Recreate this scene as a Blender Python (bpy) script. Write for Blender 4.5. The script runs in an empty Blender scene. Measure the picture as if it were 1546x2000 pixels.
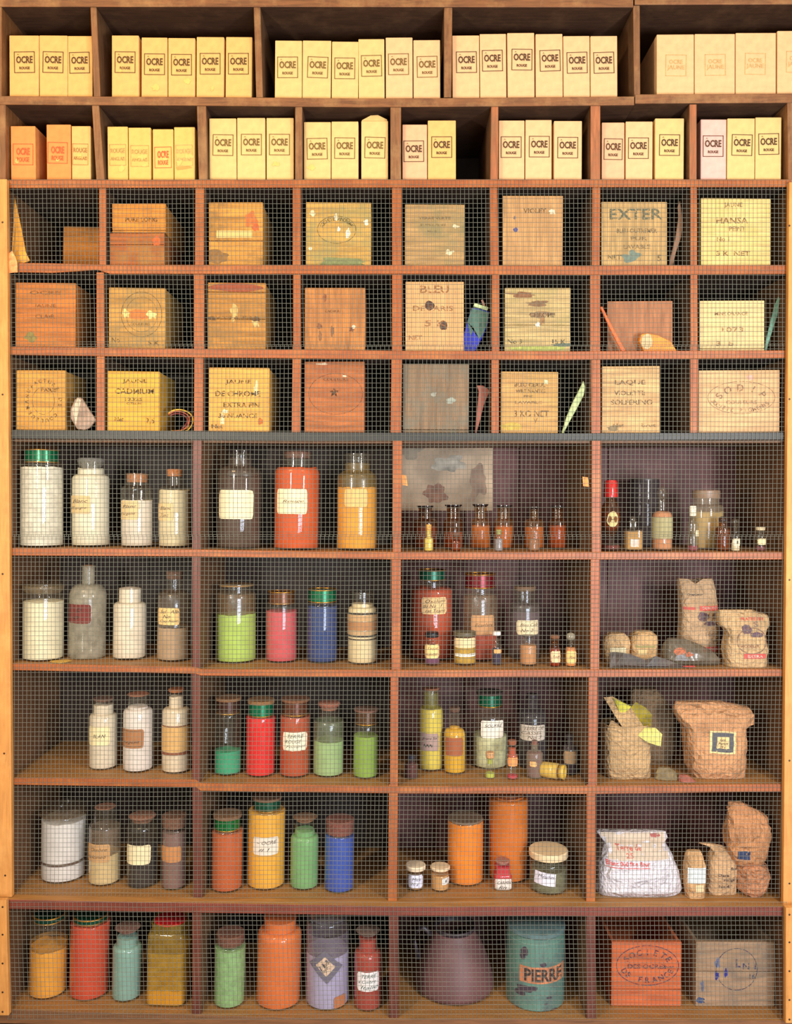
import bpy, bmesh, math, random
from mathutils import Vector, Matrix, Euler, noise
from mathutils.bvhtree import BVHTree

random.seed(7)
PI = math.pi
SC = bpy.context.scene
COL = SC.collection

# ------------------------------------------------------------------ camera
FPX = 1692.0                      # focal length in pixels of the 1546 x 2000 frame
CAM = Vector((0.0, -2.2, 1.5))
PITCH = math.radians(0.9)         # camera looks very slightly down
cam_data = bpy.data.cameras.new('camera')
cam_data.sensor_fit = 'HORIZONTAL'
cam_data.sensor_width = 36.0
cam_data.lens = 36.0 * FPX / 1546.0
cam_data.clip_start = 0.05
cam = bpy.data.objects.new('camera', cam_data)
COL.objects.link(cam)
cam.location = CAM
cam.rotation_euler = (PI / 2 - PITCH, 0, 0)
SC.camera = cam

# ------------------------------------------------------------------ world, lamps, exposure
world = bpy.data.worlds.new('room_light')
SC.world = world
world.use_nodes = True
wb = world.node_tree.nodes['Background']
wb.inputs[0].default_value = (1.0, 0.88, 0.74, 1)
wb.inputs[1].default_value = 0.58


def area(name, loc, target, sx, sy, power, color):
    d = bpy.data.lights.new(name, 'AREA')
    d.shape = 'RECTANGLE'
    d.size, d.size_y = sx, sy
    d.energy = power
    d.color = color
    o = bpy.data.objects.new(name, d)
    COL.objects.link(o)
    o.location = loc
    o.rotation_euler = (Vector(target) - Vector(loc)).to_track_quat('-Z', 'Y').to_euler()
    return o


area('ceiling_lamp_warm', (-1.25, -1.5, 2.95), (-0.5, 0.1, 1.9), 0.6, 0.6, 13, (1.0, 0.68, 0.34))
area('ceiling_lamp_right', (1.0, -1.7, 3.0), (0.6, 0.1, 1.8), 0.6, 0.6, 6, (1.0, 0.82, 0.60))
area('strip_lamp_left', (-0.95, -1.35, 1.58), (0.1, 0.2, 1.45), 0.10, 0.42, 11, (1.0, 0.93, 0.84))
area('strip_lamp_right', (1.25, -1.65, 1.58), (0.0, 0.2, 1.45), 0.17, 0.42, 20, (0.97, 0.96, 1.0))
area('low_window', (1.1, -2.9, 0.7), (0.2, 0.1, 0.5), 1.2, 0.9, 44, (0.72, 0.82, 1.0))

SC.view_settings.view_transform = 'Standard'
SC.view_settings.look = 'None'
SC.view_settings.gamma = 1.0
SC.view_settings.use_curve_mapping = False
SC.view_settings.exposure = 0.62
try:
    SC.cycles.transparent_max_bounces = 24
    SC.cycles.max_bounces = 8
    SC.cycles.caustics_reflective = False
    SC.cycles.caustics_refractive = False
    SC.cycles.sample_clamp_indirect = 6.0
    SC.cycles.use_denoising = True
except Exception:
    pass

# ------------------------------------------------------------------ pixel <-> world
CAM_ROT = cam.rotation_euler.to_matrix()


def ray(px, py):
    return (CAM_ROT @ Vector(((px - 773.0) / FPX, (1000.0 - py) / FPX, -1.0)))


def P(px, py, y=0.0):
    d = ray(px, py)
    return CAM + d * ((y - CAM.y) / d.y)


def scale_at(y):
    return (y - CAM.y) / FPX


# ------------------------------------------------------------------ materials
MATS = {}


def lin(c):
    out = []
    for v in c[:3]:
        v = v / 255.0
        out.append(v / 12.92 if v <= 0.04045 else ((v + 0.055) / 1.055) ** 2.4)
    return (out[0], out[1], out[2], 1.0)


def new_mat(name):
    m = bpy.data.materials.new(name)
    m.use_nodes = True
    nt = m.node_tree
    bs = nt.nodes['Principled BSDF']
    return m, nt, bs


def N(nt, t, **kw):
    n = nt.nodes.new(t)
    for k, v in kw.items():
        setattr(n, k, v)
    return n


def plain(name, c, rough=0.6, metal=0.0, bump=0.0, scale=120.0, vary=0.12):
    """a colour with faint noise variation"""
    key = ('plain', name, tuple(c), rough, metal, bump, scale, vary)
    if key in MATS:
        return MATS[key]
    m, nt, bs = new_mat(name)
    tc = N(nt, 'ShaderNodeTexCoord')
    nz = N(nt, 'ShaderNodeTexNoise')
    nz.inputs['Scale'].default_value = scale
    nz.inputs['Detail'].default_value = 5
    nt.links.new(tc.outputs['Object'], nz.inputs['Vector'])
    L = lin(c)
    rp = N(nt, 'ShaderNodeValToRGB')
    rp.color_ramp.elements[0].position = 0.3
    rp.color_ramp.elements[1].position = 0.7
    rp.color_ramp.elements[0].color = tuple(x * (1 - vary) for x in L[:3]) + (1,)
    rp.color_ramp.elements[1].color = tuple(min(1, x * (1 + vary * 0.6)) for x in L[:3]) + (1,)
    nt.links.new(nz.outputs['Fac'], rp.inputs['Fac'])
    nt.links.new(rp.outputs['Color'], bs.inputs['Base Color'])
    bs.inputs['Roughness'].default_value = rough
    bs.inputs['Metallic'].default_value = metal
    if bump:
        b = N(nt, 'ShaderNodeBump')
        b.inputs['Strength'].default_value = bump
        b.inputs['Distance'].default_value = 0.002
        nt.links.new(nz.outputs['Fac'], b.inputs['Height'])
        nt.links.new(b.outputs['Normal'], bs.inputs['Normal'])
    MATS[key] = m
    return m


def wood(name, c, axis='x', dark=0.55, rough=0.6, blotch=None, amt=0.35, coat=0.0, scale=9.0):
    """grained timber; axis = direction of the grain, blotch = colour of large irregular wear stains"""
    key = ('wood', name, tuple(c), axis, dark, rough, blotch, amt, coat, scale)
    if key in MATS:
        return MATS[key]
    m, nt, bs = new_mat(name)
    tc = N(nt, 'ShaderNodeTexCoord')
    oi = N(nt, 'ShaderNodeObjectInfo')
    ml = N(nt, 'ShaderNodeMath', operation='MULTIPLY')
    ml.inputs[1].default_value = 17.0
    nt.links.new(oi.outputs['Random'], ml.inputs[0])
    ad = N(nt, 'ShaderNodeVectorMath', operation='ADD')
    nt.links.new(tc.outputs['Object'], ad.inputs[0])
    nt.links.new(ml.outputs[0], ad.inputs[1])
    mp = N(nt, 'ShaderNodeMapping')
    s = {'x': (1.2, 14, 14), 'y': (14, 1.2, 14), 'z': (14, 14, 1.2)}[axis]
    mp.inputs['Scale'].default_value = s
    nt.links.new(ad.outputs[0], mp.inputs['Vector'])
    n1 = N(nt, 'ShaderNodeTexNoise')
    n1.inputs['Scale'].default_value = scale
    n1.inputs['Detail'].default_value = 7
    n1.inputs['Roughness'].default_value = 0.65
    n1.inputs['Distortion'].default_value = 0.6
    nt.links.new(mp.outputs['Vector'], n1.inputs['Vector'])
    L = lin(c)
    rp = N(nt, 'ShaderNodeValToRGB')
    e = rp.color_ramp.elements
    e[0].position = 0.28
    e[0].color = tuple(x * dark for x in L[:3]) + (1,)
    e[1].position = 0.62
    e[1].color = L
    k = e.new(0.85)
    k.color = tuple(min(1, x * 1.18) for x in L[:3]) + (1,)
    nt.links.new(n1.outputs['Fac'], rp.inputs['Fac'])
    out = rp.outputs['Color']
    if blotch is not None:
        n2 = N(nt, 'ShaderNodeTexNoise')
        n2.inputs['Scale'].default_value = 14
        n2.inputs['Detail'].default_value = 6
        n2.inputs['Roughness'].default_value = 0.7
        nt.links.new(ad.outputs[0], n2.inputs['Vector'])
        r2 = N(nt, 'ShaderNodeValToRGB')
        r2.color_ramp.elements[0].position = 0.47
        r2.color_ramp.elements[0].color = (0, 0, 0, 1)
        r2.color_ramp.elements[1].position = 0.68
        r2.color_ramp.elements[1].color = (amt, amt, amt, 1)
        nt.links.new(n2.outputs['Fac'], r2.inputs['Fac'])
        mx = N(nt, 'ShaderNodeMixRGB')
        mx.inputs['Color2'].default_value = lin(blotch)
        nt.links.new(r2.outputs['Color'], mx.inputs['Fac'])
        nt.links.new(out, mx.inputs['Color1'])
        out = mx.outputs['Color']
    nt.links.new(out, bs.inputs['Base Color'])
    bs.inputs['Roughness'].default_value = rough
    if coat:
        bs.inputs['Coat Weight'].default_value = coat
        bs.inputs['Coat Roughness'].default_value = 0.3
    b = N(nt, 'ShaderNodeBump')
    b.inputs['Strength'].default_value = 0.25
    b.inputs['Distance'].default_value = 0.0015
    nt.links.new(n1.outputs['Fac'], b.inputs['Height'])
    nt.links.new(b.outputs['Normal'], bs.inputs['Normal'])
    MATS[key] = m
    return m


def powder(name, c, lumpy=0.0):
    """pigment: dry and matt with clumps"""
    key = ('powder', name, tuple(c), lumpy)
    if key in MATS:
        return MATS[key]
    m, nt, bs = new_mat(name)
    tc = N(nt, 'ShaderNodeTexCoord')
    nz = N(nt, 'ShaderNodeTexNoise')
    nz.inputs['Scale'].default_value = 28 if not lumpy else 55
    nz.inputs['Detail'].default_value = 8
    nz.inputs['Roughness'].default_value = 0.65
    nt.links.new(tc.outputs['Object'], nz.inputs['Vector'])
    L = lin(c)
    v = 0.16 + 0.5 * lumpy
    rp = N(nt, 'ShaderNodeValToRGB')
    rp.color_ramp.elements[0].position = 0.32
    rp.color_ramp.elements[1].position = 0.62
    rp.color_ramp.elements[0].color = tuple(x * (1 - v) for x in L[:3]) + (1,)
    rp.color_ramp.elements[1].color = L
    nt.links.new(nz.outputs['Fac'], rp.inputs['Fac'])
    nt.links.new(rp.outputs['Color'], bs.inputs['Base Color'])
    bs.inputs['Roughness'].default_value = 0.9
    b = N(nt, 'ShaderNodeBump')
    b.inputs['Strength'].default_value = 0.3 + lumpy
    b.inputs['Distance'].default_value = 0.003
    nt.links.new(nz.outputs['Fac'], b.inputs['Height'])
    nt.links.new(b.outputs['Normal'], bs.inputs['Normal'])
    MATS[key] = m
    return m


def glass(name='clear_glass', tint=(0.95, 0.96, 0.93), dust=0.05, dustcol=(150, 130, 105), rough=0.02):
    """thin-walled glass: tinted transmission, fresnel reflection and a film of dust"""
    key = ('glass', name, tint, dust, tuple(dustcol), rough)
    if key in MATS:
        return MATS[key]
    m = bpy.data.materials.new(name)
    m.use_nodes = True
    nt = m.node_tree
    nt.nodes.clear()
    out = N(nt, 'ShaderNodeOutputMaterial')
    tr = N(nt, 'ShaderNodeBsdfTransparent')
    tr.inputs['Color'].default_value = tuple(tint) + (1,)
    gl = N(nt, 'ShaderNodeBsdfGlossy')
    gl.inputs['Roughness'].default_value = rough
    gl.inputs['Color'].default_value = (1, 1, 1, 1)
    fr = N(nt, 'ShaderNodeFresnel')
    geo = N(nt, 'ShaderNodeNewGeometry')      # thin wall: both faces reflect like the outside of glass
    im = N(nt, 'ShaderNodeMapRange')
    im.inputs['To Min'].default_value = 1.5
    im.inputs['To Max'].default_value = 1 / 1.5
    nt.links.new(geo.outputs['Backfacing'], im.inputs['Value'])
    nt.links.new(im.outputs['Result'], fr.inputs['IOR'])
    tc = N(nt, 'ShaderNodeTexCoord')
    n0 = N(nt, 'ShaderNodeTexNoise')
    n0.inputs['Scale'].default_value = 18
    nt.links.new(tc.outputs['Object'], n0.inputs['Vector'])
    bp = N(nt, 'ShaderNodeBump')
    bp.inputs['Strength'].default_value = 0.03
    bp.inputs['Distance'].default_value = 0.004
    nt.links.new(n0.outputs['Fac'], bp.inputs['Height'])
    nt.links.new(bp.outputs['Normal'], gl.inputs['Normal'])
    mx = N(nt, 'ShaderNodeMixShader')
    nt.links.new(fr.outputs[0], mx.inputs[0])
    nt.links.new(tr.outputs[0], mx.inputs[1])
    nt.links.new(gl.outputs[0], mx.inputs[2])
    df = N(nt, 'ShaderNodeBsdfDiffuse')
    df.inputs['Color'].default_value = lin(dustcol)
    n1 = N(nt, 'ShaderNodeTexNoise')
    n1.inputs['Scale'].default_value = 40
    n1.inputs['Detail'].default_value = 8
    nt.links.new(tc.outputs['Object'], n1.inputs['Vector'])
    mm = N(nt, 'ShaderNodeMath', operation='MULTIPLY')
    mm.inputs[1].default_value = dust * 2
    nt.links.new(n1.outputs['Fac'], mm.inputs[0])
    m2 = N(nt, 'ShaderNodeMixShader')
    nt.links.new(mm.outputs[0], m2.inputs[0])
    nt.links.new(mx.outputs[0], m2.inputs[1])
    nt.links.new(df.outputs[0], m2.inputs[2])
    nt.links.new(m2.outputs[0], out.inputs['Surface'])
    MATS[key] = m
    return m


def crumpled(name, c, rough=0.8, vary=0.3):
    """paper or plastic with sharp fold lines"""
    key = ('crumpled', name, tuple(c), rough, vary)
    if key in MATS:
        return MATS[key]
    m, nt, bs = new_mat(name)
    tc = N(nt, 'ShaderNodeTexCoord')
    oi = N(nt, 'ShaderNodeObjectInfo')
    ad = N(nt, 'ShaderNodeVectorMath', operation='ADD')
    nt.links.new(tc.outputs['Object'], ad.inputs[0])
    nt.links.new(oi.outputs['Random'], ad.inputs[1])
    nz = N(nt, 'ShaderNodeTexNoise')
    nz.inputs['Scale'].default_value = 22
    nz.inputs['Detail'].default_value = 6
    nt.links.new(ad.outputs[0], nz.inputs['Vector'])
    vo = N(nt, 'ShaderNodeTexVoronoi')
    vo.feature = 'F1'
    vo.inputs['Scale'].default_value = 34
    mxv = N(nt, 'ShaderNodeMixRGB')
    mxv.inputs['Fac'].default_value = 0.12
    nt.links.new(ad.outputs[0], mxv.inputs['Color1'])
    nt.links.new(nz.outputs['Color'], mxv.inputs['Color2'])
    nt.links.new(mxv.outputs['Color'], vo.inputs['Vector'])
    L = lin(c)
    rp = N(nt, 'ShaderNodeValToRGB')
    rp.color_ramp.elements[0].position = 0.3
    rp.color_ramp.elements[1].position = 0.6
    rp.color_ramp.elements[0].color = tuple(x * (1 - vary) for x in L[:3]) + (1,)
    rp.color_ramp.elements[1].color = L
    nt.links.new(nz.outputs['Fac'], rp.inputs['Fac'])
    nt.links.new(rp.outputs['Color'], bs.inputs['Base Color'])
    bs.inputs['Roughness'].default_value = rough
    b = N(nt, 'ShaderNodeBump')
    b.inputs['Strength'].default_value = 0.9
    b.inputs['Distance'].default_value = 0.010
    nt.links.new(vo.outputs['Distance'], b.inputs['Height'])
    nt.links.new(b.outputs['Normal'], bs.inputs['Normal'])
    MATS[key] = m
    return m


def paper(name, c, rough=0.85):
    return plain(name, c, rough=rough, bump=0.15, scale=60, vary=0.10)


def ink(c=(40, 30, 25)):
    return plain('ink', c, rough=0.8, vary=0.35, scale=400)




def worn_ink(c=(40, 30, 25), keep=0.5):
    """old stamp ink that has flaked off in places"""
    key = ('worn', tuple(c), keep)
    if key in MATS:
        return MATS[key]
    m, nt, bs = new_mat('worn_ink')
    bs.inputs['Base Color'].default_value = lin(c)
    bs.inputs['Roughness'].default_value = 0.85
    tc = N(nt, 'ShaderNodeTexCoord')
    nz = N(nt, 'ShaderNodeTexNoise')
    nz.inputs['Scale'].default_value = 170
    nz.inputs['Detail'].default_value = 4
    nt.links.new(tc.outputs['Object'], nz.inputs['Vector'])
    rp = N(nt, 'ShaderNodeValToRGB')
    rp.color_ramp.elements[0].position = keep - 0.12
    rp.color_ramp.elements[1].position = keep + 0.12
    nt.links.new(nz.outputs['Fac'], rp.inputs['Fac'])
    tr = N(nt, 'ShaderNodeBsdfTransparent')
    mx = N(nt, 'ShaderNodeMixShader')
    nt.links.new(rp.outputs['Color'], mx.inputs[0])
    nt.links.new(bs.outputs[0], mx.inputs[1])
    nt.links.new(tr.outputs[0], mx.inputs[2])
    out = nt.nodes['Material Output']
    nt.links.new(mx.outputs[0], out.inputs['Surface'])
    MATS[key] = m
    return m


CORK = lambda c=(150, 95, 55): plain('cork', c, rough=0.9, bump=0.5, scale=220, vary=0.35)
GOLD = plain('gold_foil', (215, 150, 50), rough=0.3, metal=0.85, vary=0.2)
GREEN_FOIL = plain('green_foil', (15, 105, 65), rough=0.25, metal=0.5, vary=0.2)

# ------------------------------------------------------------------ object helpers


def link_mesh(name, verts, faces, mat, parent=None, smooth=False, sharp=None):
    me = bpy.data.meshes.new(name)
    me.from_pydata([tuple(v) for v in verts], [], faces)
    me.update()
    if smooth:
        for p in me.polygons:
            p.use_smooth = True
        if sharp is not None:
            try:
                me.set_sharp_from_angle(angle=math.radians(sharp))
            except Exception:
                pass
    if mat is not None:
        me.materials.append(mat)
    o = bpy.data.objects.new(name, me)
    COL.objects.link(o)
    if parent is not None:
        o.parent = parent
    return o


def thing(name, label, cat, loc, rz=0.0, group=None, rx=0.0, ry=0.0):
    o = bpy.data.objects.new(name, None)
    o.empty_display_size = 0.02
    COL.objects.link(o)
    o.location = loc
    o.rotation_euler = (rx, ry, rz)
    o['label'] = label
    o['category'] = cat
    if group:
        o['group'] = group
    return o


def merge(*parts):
    V, F = [], []
    for v, f in parts:
        b = len(V)
        V += [tuple(x) for x in v]
        F += [tuple(i + b for i in q) for q in f]
    return V, F


def box(x0, x1, y0, y1, z0, z1, bev=0.0):
    if bev <= 0:
        V = [(x0, y0, z0), (x1, y0, z0), (x1, y1, z0), (x0, y1, z0), (x0, y0, z1), (x1, y0, z1), (x1, y1, z1), (x0, y1, z1)]
        F = [(0, 3, 2, 1), (4, 5, 6, 7), (0, 1, 5, 4), (1, 2, 6, 5), (2, 3, 7, 6), (3, 0, 4, 7)]
        return V, F
    bm = bmesh.new()
    bmesh.ops.create_cube(bm, size=1.0)
    for v in bm.verts:
        v.co = Vector(((x0 + x1) / 2 + v.co.x * (x1 - x0), (y0 + y1) / 2 + v.co.y * (y1 - y0), (z0 + z1) / 2 + v.co.z * (z1 - z0)))
    bmesh.ops.bevel(bm, geom=list(bm.edges), offset=bev, segments=2, affect='EDGES', profile=0.5)
    bm.verts.index_update()
    V = [tuple(v.co) for v in bm.verts]
    F = [tuple(v.index for v in f.verts) for f in bm.faces]
    bm.free()
    return V, F


def lathe(prof, seg=40, cx=0.0, cy=0.0, sq=0.0):
    """prof = [(r, z)...] from bottom to top; r = 0 closes; sq squares the section off"""
    V, F, rings = [], [], []
    for r, z in prof:
        if r < 1e-6:
            rings.append([len(V)])
            V.append((cx, cy, z))
        else:
            ids = []
            for i in range(seg):
                a = 2 * PI * i / seg
                c, s = math.cos(a), math.sin(a)
                if sq:
                    q = (abs(c) ** sq + abs(s) ** sq) ** (-1.0 / sq)
                    c, s = c * q, s * q
                ids.append(len(V))
                V.append((cx + r * c, cy + r * s, z))
            rings.append(ids)
    for a, b in zip(rings, rings[1:]):
        if len(a) == 1 and len(b) > 1:
            F += [(a[0], b[(i + 1) % seg], b[i]) for i in range(seg)]
        elif len(b) == 1 and len(a) > 1:
            F += [(a[i], a[(i + 1) % seg], b[0]) for i in range(seg)]
        elif len(a) > 1:
            F += [(a[i], a[(i + 1) % seg], b[(i + 1) % seg], b[i]) for i in range(seg)]
    return V, F


def loft(rings, seg=48, power=4.0, amp=0.0, freq=20.0, seed=0, sub=3, cap_top=True, cap_bot=True, ridge=0.0):
    """rings = [(z, half width, half depth, x offset, y offset)...]: crumpled bags and wraps"""
    rr = []
    for a, b in zip(rings, rings[1:]):
        for k in range(sub):
            t = k / sub
            rr.append(tuple(p * (1 - t) + q * t for p, q in zip(a, b)))
    rr.append(tuple(rings[-1]))
    V, F = [], []
    for z, hw, hd, ox, oy in rr:
        for i in range(seg):
            a = 2 * PI * i / seg
            c, s = math.cos(a), math.sin(a)
            q = (abs(c) ** power + abs(s) ** power) ** (-1.0 / power)
            p = Vector((ox + hw * c * q, oy + hd * s * q, z))
            if amp:
                n = noise.noise(p * freq + Vector((seed * 7.1, 3.3, seed)))
                if ridge:
                    n = n * (1 - ridge) + ridge * (1 - 2 * abs(noise.noise(p * freq * 1.7 + Vector((seed, seed * 2.2, 5)))))
                d = Vector((c, s, 0.25 * n))
                p = p + d * (n * amp)
            V.append(p)
    n = len(rr)
    for j in range(n - 1):
        for i in range(seg):
            k = (i + 1) % seg
            F.append((j * seg + i, j * seg + k, (j + 1) * seg + k, (j + 1) * seg + i))
    if cap_bot:
        F.append(tuple(reversed(range(seg))))
    if cap_top:
        F.append(tuple((n - 1) * seg + i for i in range(seg)))
    zmin = min(v.z for v in V[:seg])
    for v in V[:seg]:
        v.z = rr[0][0]
    return [tuple(v) for v in V], F


def tube(pts, r, seg=8, closed=False):
    V, F = [], []
    pts = [Vector(p) for p in pts]
    n = len(pts)
    for j, p in enumerate(pts):
        a = pts[j - 1] if j > 0 else p
        b = pts[j + 1] if j < n - 1 else p
        t = (b - a).normalized()
        u = t.cross(Vector((0, 0, 1)))
        if u.length < 0.05:
            u = t.cross(Vector((0, 1, 0)))
        u.normalize()
        w = t.cross(u)
        rad = r[j] if isinstance(r, (list, tuple)) else r
        for i in range(seg):
            an = 2 * PI * i / seg
            V.append(tuple(p + (u * math.cos(an) + w * math.sin(an)) * rad))
    for j in range(n - 1):
        for i in range(seg):
            k = (i + 1) % seg
            F.append((j * seg + i, j * seg + k, (j + 1) * seg + k, (j + 1) * seg + i))
    F.append(tuple(reversed(range(seg))))
    F.append(tuple((n - 1) * seg + i for i in range(seg)))
    return V, F


# ------------------------------------------------------------------ lettering
_TXT = {}


def text_raw(s, bold=0.0, shear=0.0):
    key = (s, bold, shear)
    if key in _TXT:
        return _TXT[key]
    cu = bpy.data.curves.new('letters', 'FONT')
    cu.body = s
    cu.size = 1.0
    cu.resolution_u = 2
    cu.offset = bold
    cu.shear = shear
    ob = bpy.data.objects.new('letters', cu)
    COL.objects.link(ob)
    bpy.context.view_layer.update()
    dg = bpy.context.evaluated_depsgraph_get()
    me = bpy.data.meshes.new_from_object(ob.evaluated_get(dg))
    V = [(v.co.x, v.co.y) for v in me.vertices]
    F = [tuple(p.vertices) for p in me.polygons]
    bpy.data.objects.remove(ob)
    bpy.data.curves.remove(cu)
    bpy.data.meshes.remove(me)
    if V:
        x0, x1 = min(v[0] for v in V), max(v[0] for v in V)
        y0, y1 = min(v[1] for v in V), max(v[1] for v in V)
        V = [((x - (x0 + x1) / 2), (y - (y0 + y1) / 2)) for x, y in V]
        r = (V, F, x1 - x0, y1 - y0)
    else:
        r = (V, F, 1, 1)
    _TXT[key] = r
    return r


def text2d(s, cx, cz, w=None, h=None, bold=0.012, shear=0.0, rot=0.0):
    """2-D (x, z) letters centred on cx, cz, fitted to width w and/or height h"""
    V, F, tw, th = text_raw(s, bold, shear)
    sx = (w / tw) if w else None
    sz = (h / th) if h else None
    if sx is None:
        sx = sz
    if sz is None:
        sz = sx
    c, q = math.cos(rot), math.sin(rot)
    return [(cx + x * sx * c - z * sz * q, cz + x * sx * q + z * sz * c) for x, z in V], F


def frame2d(x0, x1, z0, z1, t):
    def rc(a, b, c, d):
        n = max(1, int(abs(b - a) / 0.004))
        V = []
        for i in range(n + 1):
            x = a + (b - a) * i / n
            V += [(x, c), (x, d)]
        return V, [(2 * i, 2 * i + 2, 2 * i + 3, 2 * i + 1) for i in range(n)]
    return merge(rc(x0, x1, z0, z0 + t), rc(x0, x1, z1 - t, z1), rc(x0, x0 + t, z0, z1), rc(x1 - t, x1, z0, z1))


def ring2d(cx, cz, rx, rz, t, n=48, a0=0.0, a1=2 * PI):
    V, F = [], []
    for i in range(n + 1):
        a = a0 + (a1 - a0) * i / n
        c, s = math.cos(a), math.sin(a)
        V += [(cx + rx * c, cz + rz * s), (cx + (rx - t) * c, cz + (rz - t) * s)]
    F = [(2 * i, 2 * i + 2, 2 * i + 3, 2 * i + 1) for i in range(n)]
    return V, F


def arc_text2d(s, cx, cz, rx, rz, h, a0, a1, bold=0.02, inward=False):
    out = []
    n = len(s)
    for i, ch in enumerate(s):
        if ch == ' ':
            continue
        a = a0 + (a1 - a0) * (i / (n - 1) if n > 1 else 0.5)
        rot = a - PI / 2 if not inward else a + PI / 2
        out.append(text2d(ch, cx + rx * math.cos(a), cz + rz * math.sin(a), h=h, bold=bold, rot=rot))
    return merge(*out)


def blob2d(cx, cz, rx, rz, seed=0, n=28, jag=0.35):
    V = [(cx, cz)]
    for i in range(n):
        a = 2 * PI * i / n
        q = 1 + jag * noise.noise(Vector((math.cos(a) * 1.6 + seed * 5.3, math.sin(a) * 1.6, seed * 1.7)))
        V.append((cx + rx * q * math.cos(a), cz + rz * q * math.sin(a)))
    return V, [(0, 1 + i, 1 + (i + 1) % n) for i in range(n)]


def grid2d(x0, x1, z0, z1, nx=14, nz=5, jag=0.0, seed=0, rot=0.0, round_=0.0):
    V, F = [], []
    cx, cz = (x0 + x1) / 2, (z0 + z1) / 2
    for j in range(nz + 1):
        for i in range(nx + 1):
            x = x0 + (x1 - x0) * i / nx
            z = z0 + (z1 - z0) * j / nz
            if jag and (i in (0, nx) or j in (0, nz)):
                x += jag * noise.noise(Vector((x * 300, z * 300, seed)))
                z += jag * noise.noise(Vector((z * 300, x * 300, seed + 9)))
            if round_ and i in (0, nx) and j in (0, nz):
                x += round_ * (1 if i == 0 else -1)
                z += round_ * (1 if j == 0 else -1)
            if rot:
                dx, dz = x - cx, z - cz
                x = cx + dx * math.cos(rot) - dz * math.sin(rot)
                z = cz + dx * math.sin(rot) + dz * math.cos(rot)
            V.append((x, z))
    for j in range(nz):
        for i in range(nx):
            a = j * (nx + 1) + i
            F.append((a, a + 1, a + nx + 2, a + nx + 1))
    return V, F


class Surf:
    """a surface that flat shapes can be laid on from the front (local -Y)"""

    def __init__(self, V, F):
        self.t = BVHTree.FromPolygons([Vector(v) for v in V], F)
        self.front = min(v[1] for v in V)

    def y(self, x, z):
        h = self.t.ray_cast(Vector((x, self.front - 1, z)), Vector((0, 1, 0)))
        return h[0].y if h[0] is not None else None


def decal(name, shape, surf, off, mat, parent):
    V, F = shape
    ys = [surf.y(x, z) if surf is not None else 0.0 for x, z in V]
    good = [y for y in ys if y is not None]
    if not good:
        return None
    F = [f for f in F if all(ys[i] is not None for i in f)]
    fb = sum(good) / len(good)
    V3 = [(x, (y if y is not None else fb) - off, z) for (x, z), y in zip(V, ys)]
    return link_mesh(name, V3, F, mat, parent)
# ------------------------------------------------------------------ the shelving
BACK = 0.335
LOWF = -0.03        # the lowest tier stands a little forward
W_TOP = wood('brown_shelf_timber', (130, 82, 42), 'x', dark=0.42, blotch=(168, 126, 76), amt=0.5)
W_DEEP = wood('shaded_inside_timber', (70, 46, 30), 'x', dark=0.5, blotch=(96, 70, 46), amt=0.5)  # darker copy of the shelf timber, interior shade put into the colour
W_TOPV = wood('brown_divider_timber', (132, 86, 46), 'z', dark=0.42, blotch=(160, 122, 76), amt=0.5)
W_DEEPV = wood('shaded_inside_divider', (96, 66, 40), 'z', dark=0.5, blotch=(120, 90, 58), amt=0.5)  # divider sides of the top tiers, shade included in the colour
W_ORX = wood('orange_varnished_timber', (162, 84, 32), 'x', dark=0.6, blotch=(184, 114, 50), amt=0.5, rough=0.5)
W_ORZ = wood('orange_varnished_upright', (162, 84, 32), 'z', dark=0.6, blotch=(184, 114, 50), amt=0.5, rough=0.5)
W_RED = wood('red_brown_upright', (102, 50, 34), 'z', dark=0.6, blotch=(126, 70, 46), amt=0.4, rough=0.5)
W_REDX = wood('red_brown_ledge', (122, 54, 36), 'x', dark=0.6, blotch=(148, 74, 50), amt=0.4, rough=0.5)
W_GREY = wood('grey_moulding', (50, 50, 45), 'x', dark=0.6, rough=0.5)
W_TAN = wood('tan_board', (168, 116, 58), 'x', dark=0.6)
W_PINE = wood('pine_batten', (206, 140, 68), 'z', dark=0.7, blotch=(220, 160, 88), amt=0.4)
W_BACK = wood('shaded_back_board', (42, 27, 18), 'z', dark=0.5, blotch=(62, 44, 32), amt=0.4)  # albedo lowered so the shade of the deep cells is in the colour
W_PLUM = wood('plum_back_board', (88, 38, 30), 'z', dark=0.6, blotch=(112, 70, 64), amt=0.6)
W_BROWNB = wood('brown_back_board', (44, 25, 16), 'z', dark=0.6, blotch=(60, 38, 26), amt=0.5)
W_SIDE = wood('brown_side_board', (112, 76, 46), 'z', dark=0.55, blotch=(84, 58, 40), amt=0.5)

W_INNER = wood('shaded_inner_board', (66, 46, 32), 'z', dark=0.5, blotch=(98, 74, 52), amt=0.5)  # divider sides painted darker to stand for shade inside the pigeonholes
cab = thing('pigment_shelving', 'tall open shelving of orange-brown timber divided into pigeonholes behind wire mesh', 'shelving',
            (0.0, 0.0, 0.0))

HUES = {}
SHELF = {}


def lerp(tab, x):
    if x <= tab[0][0]:
        return tab[0][1:]
    for a, b in zip(tab, tab[1:]):
        if x <= b[0]:
            t = (x - a[0]) / (b[0] - a[0])
            return tuple(p * (1 - t) + q * t for p, q in zip(a[1:], b[1:]))
    return tab[-1][1:]


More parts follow.
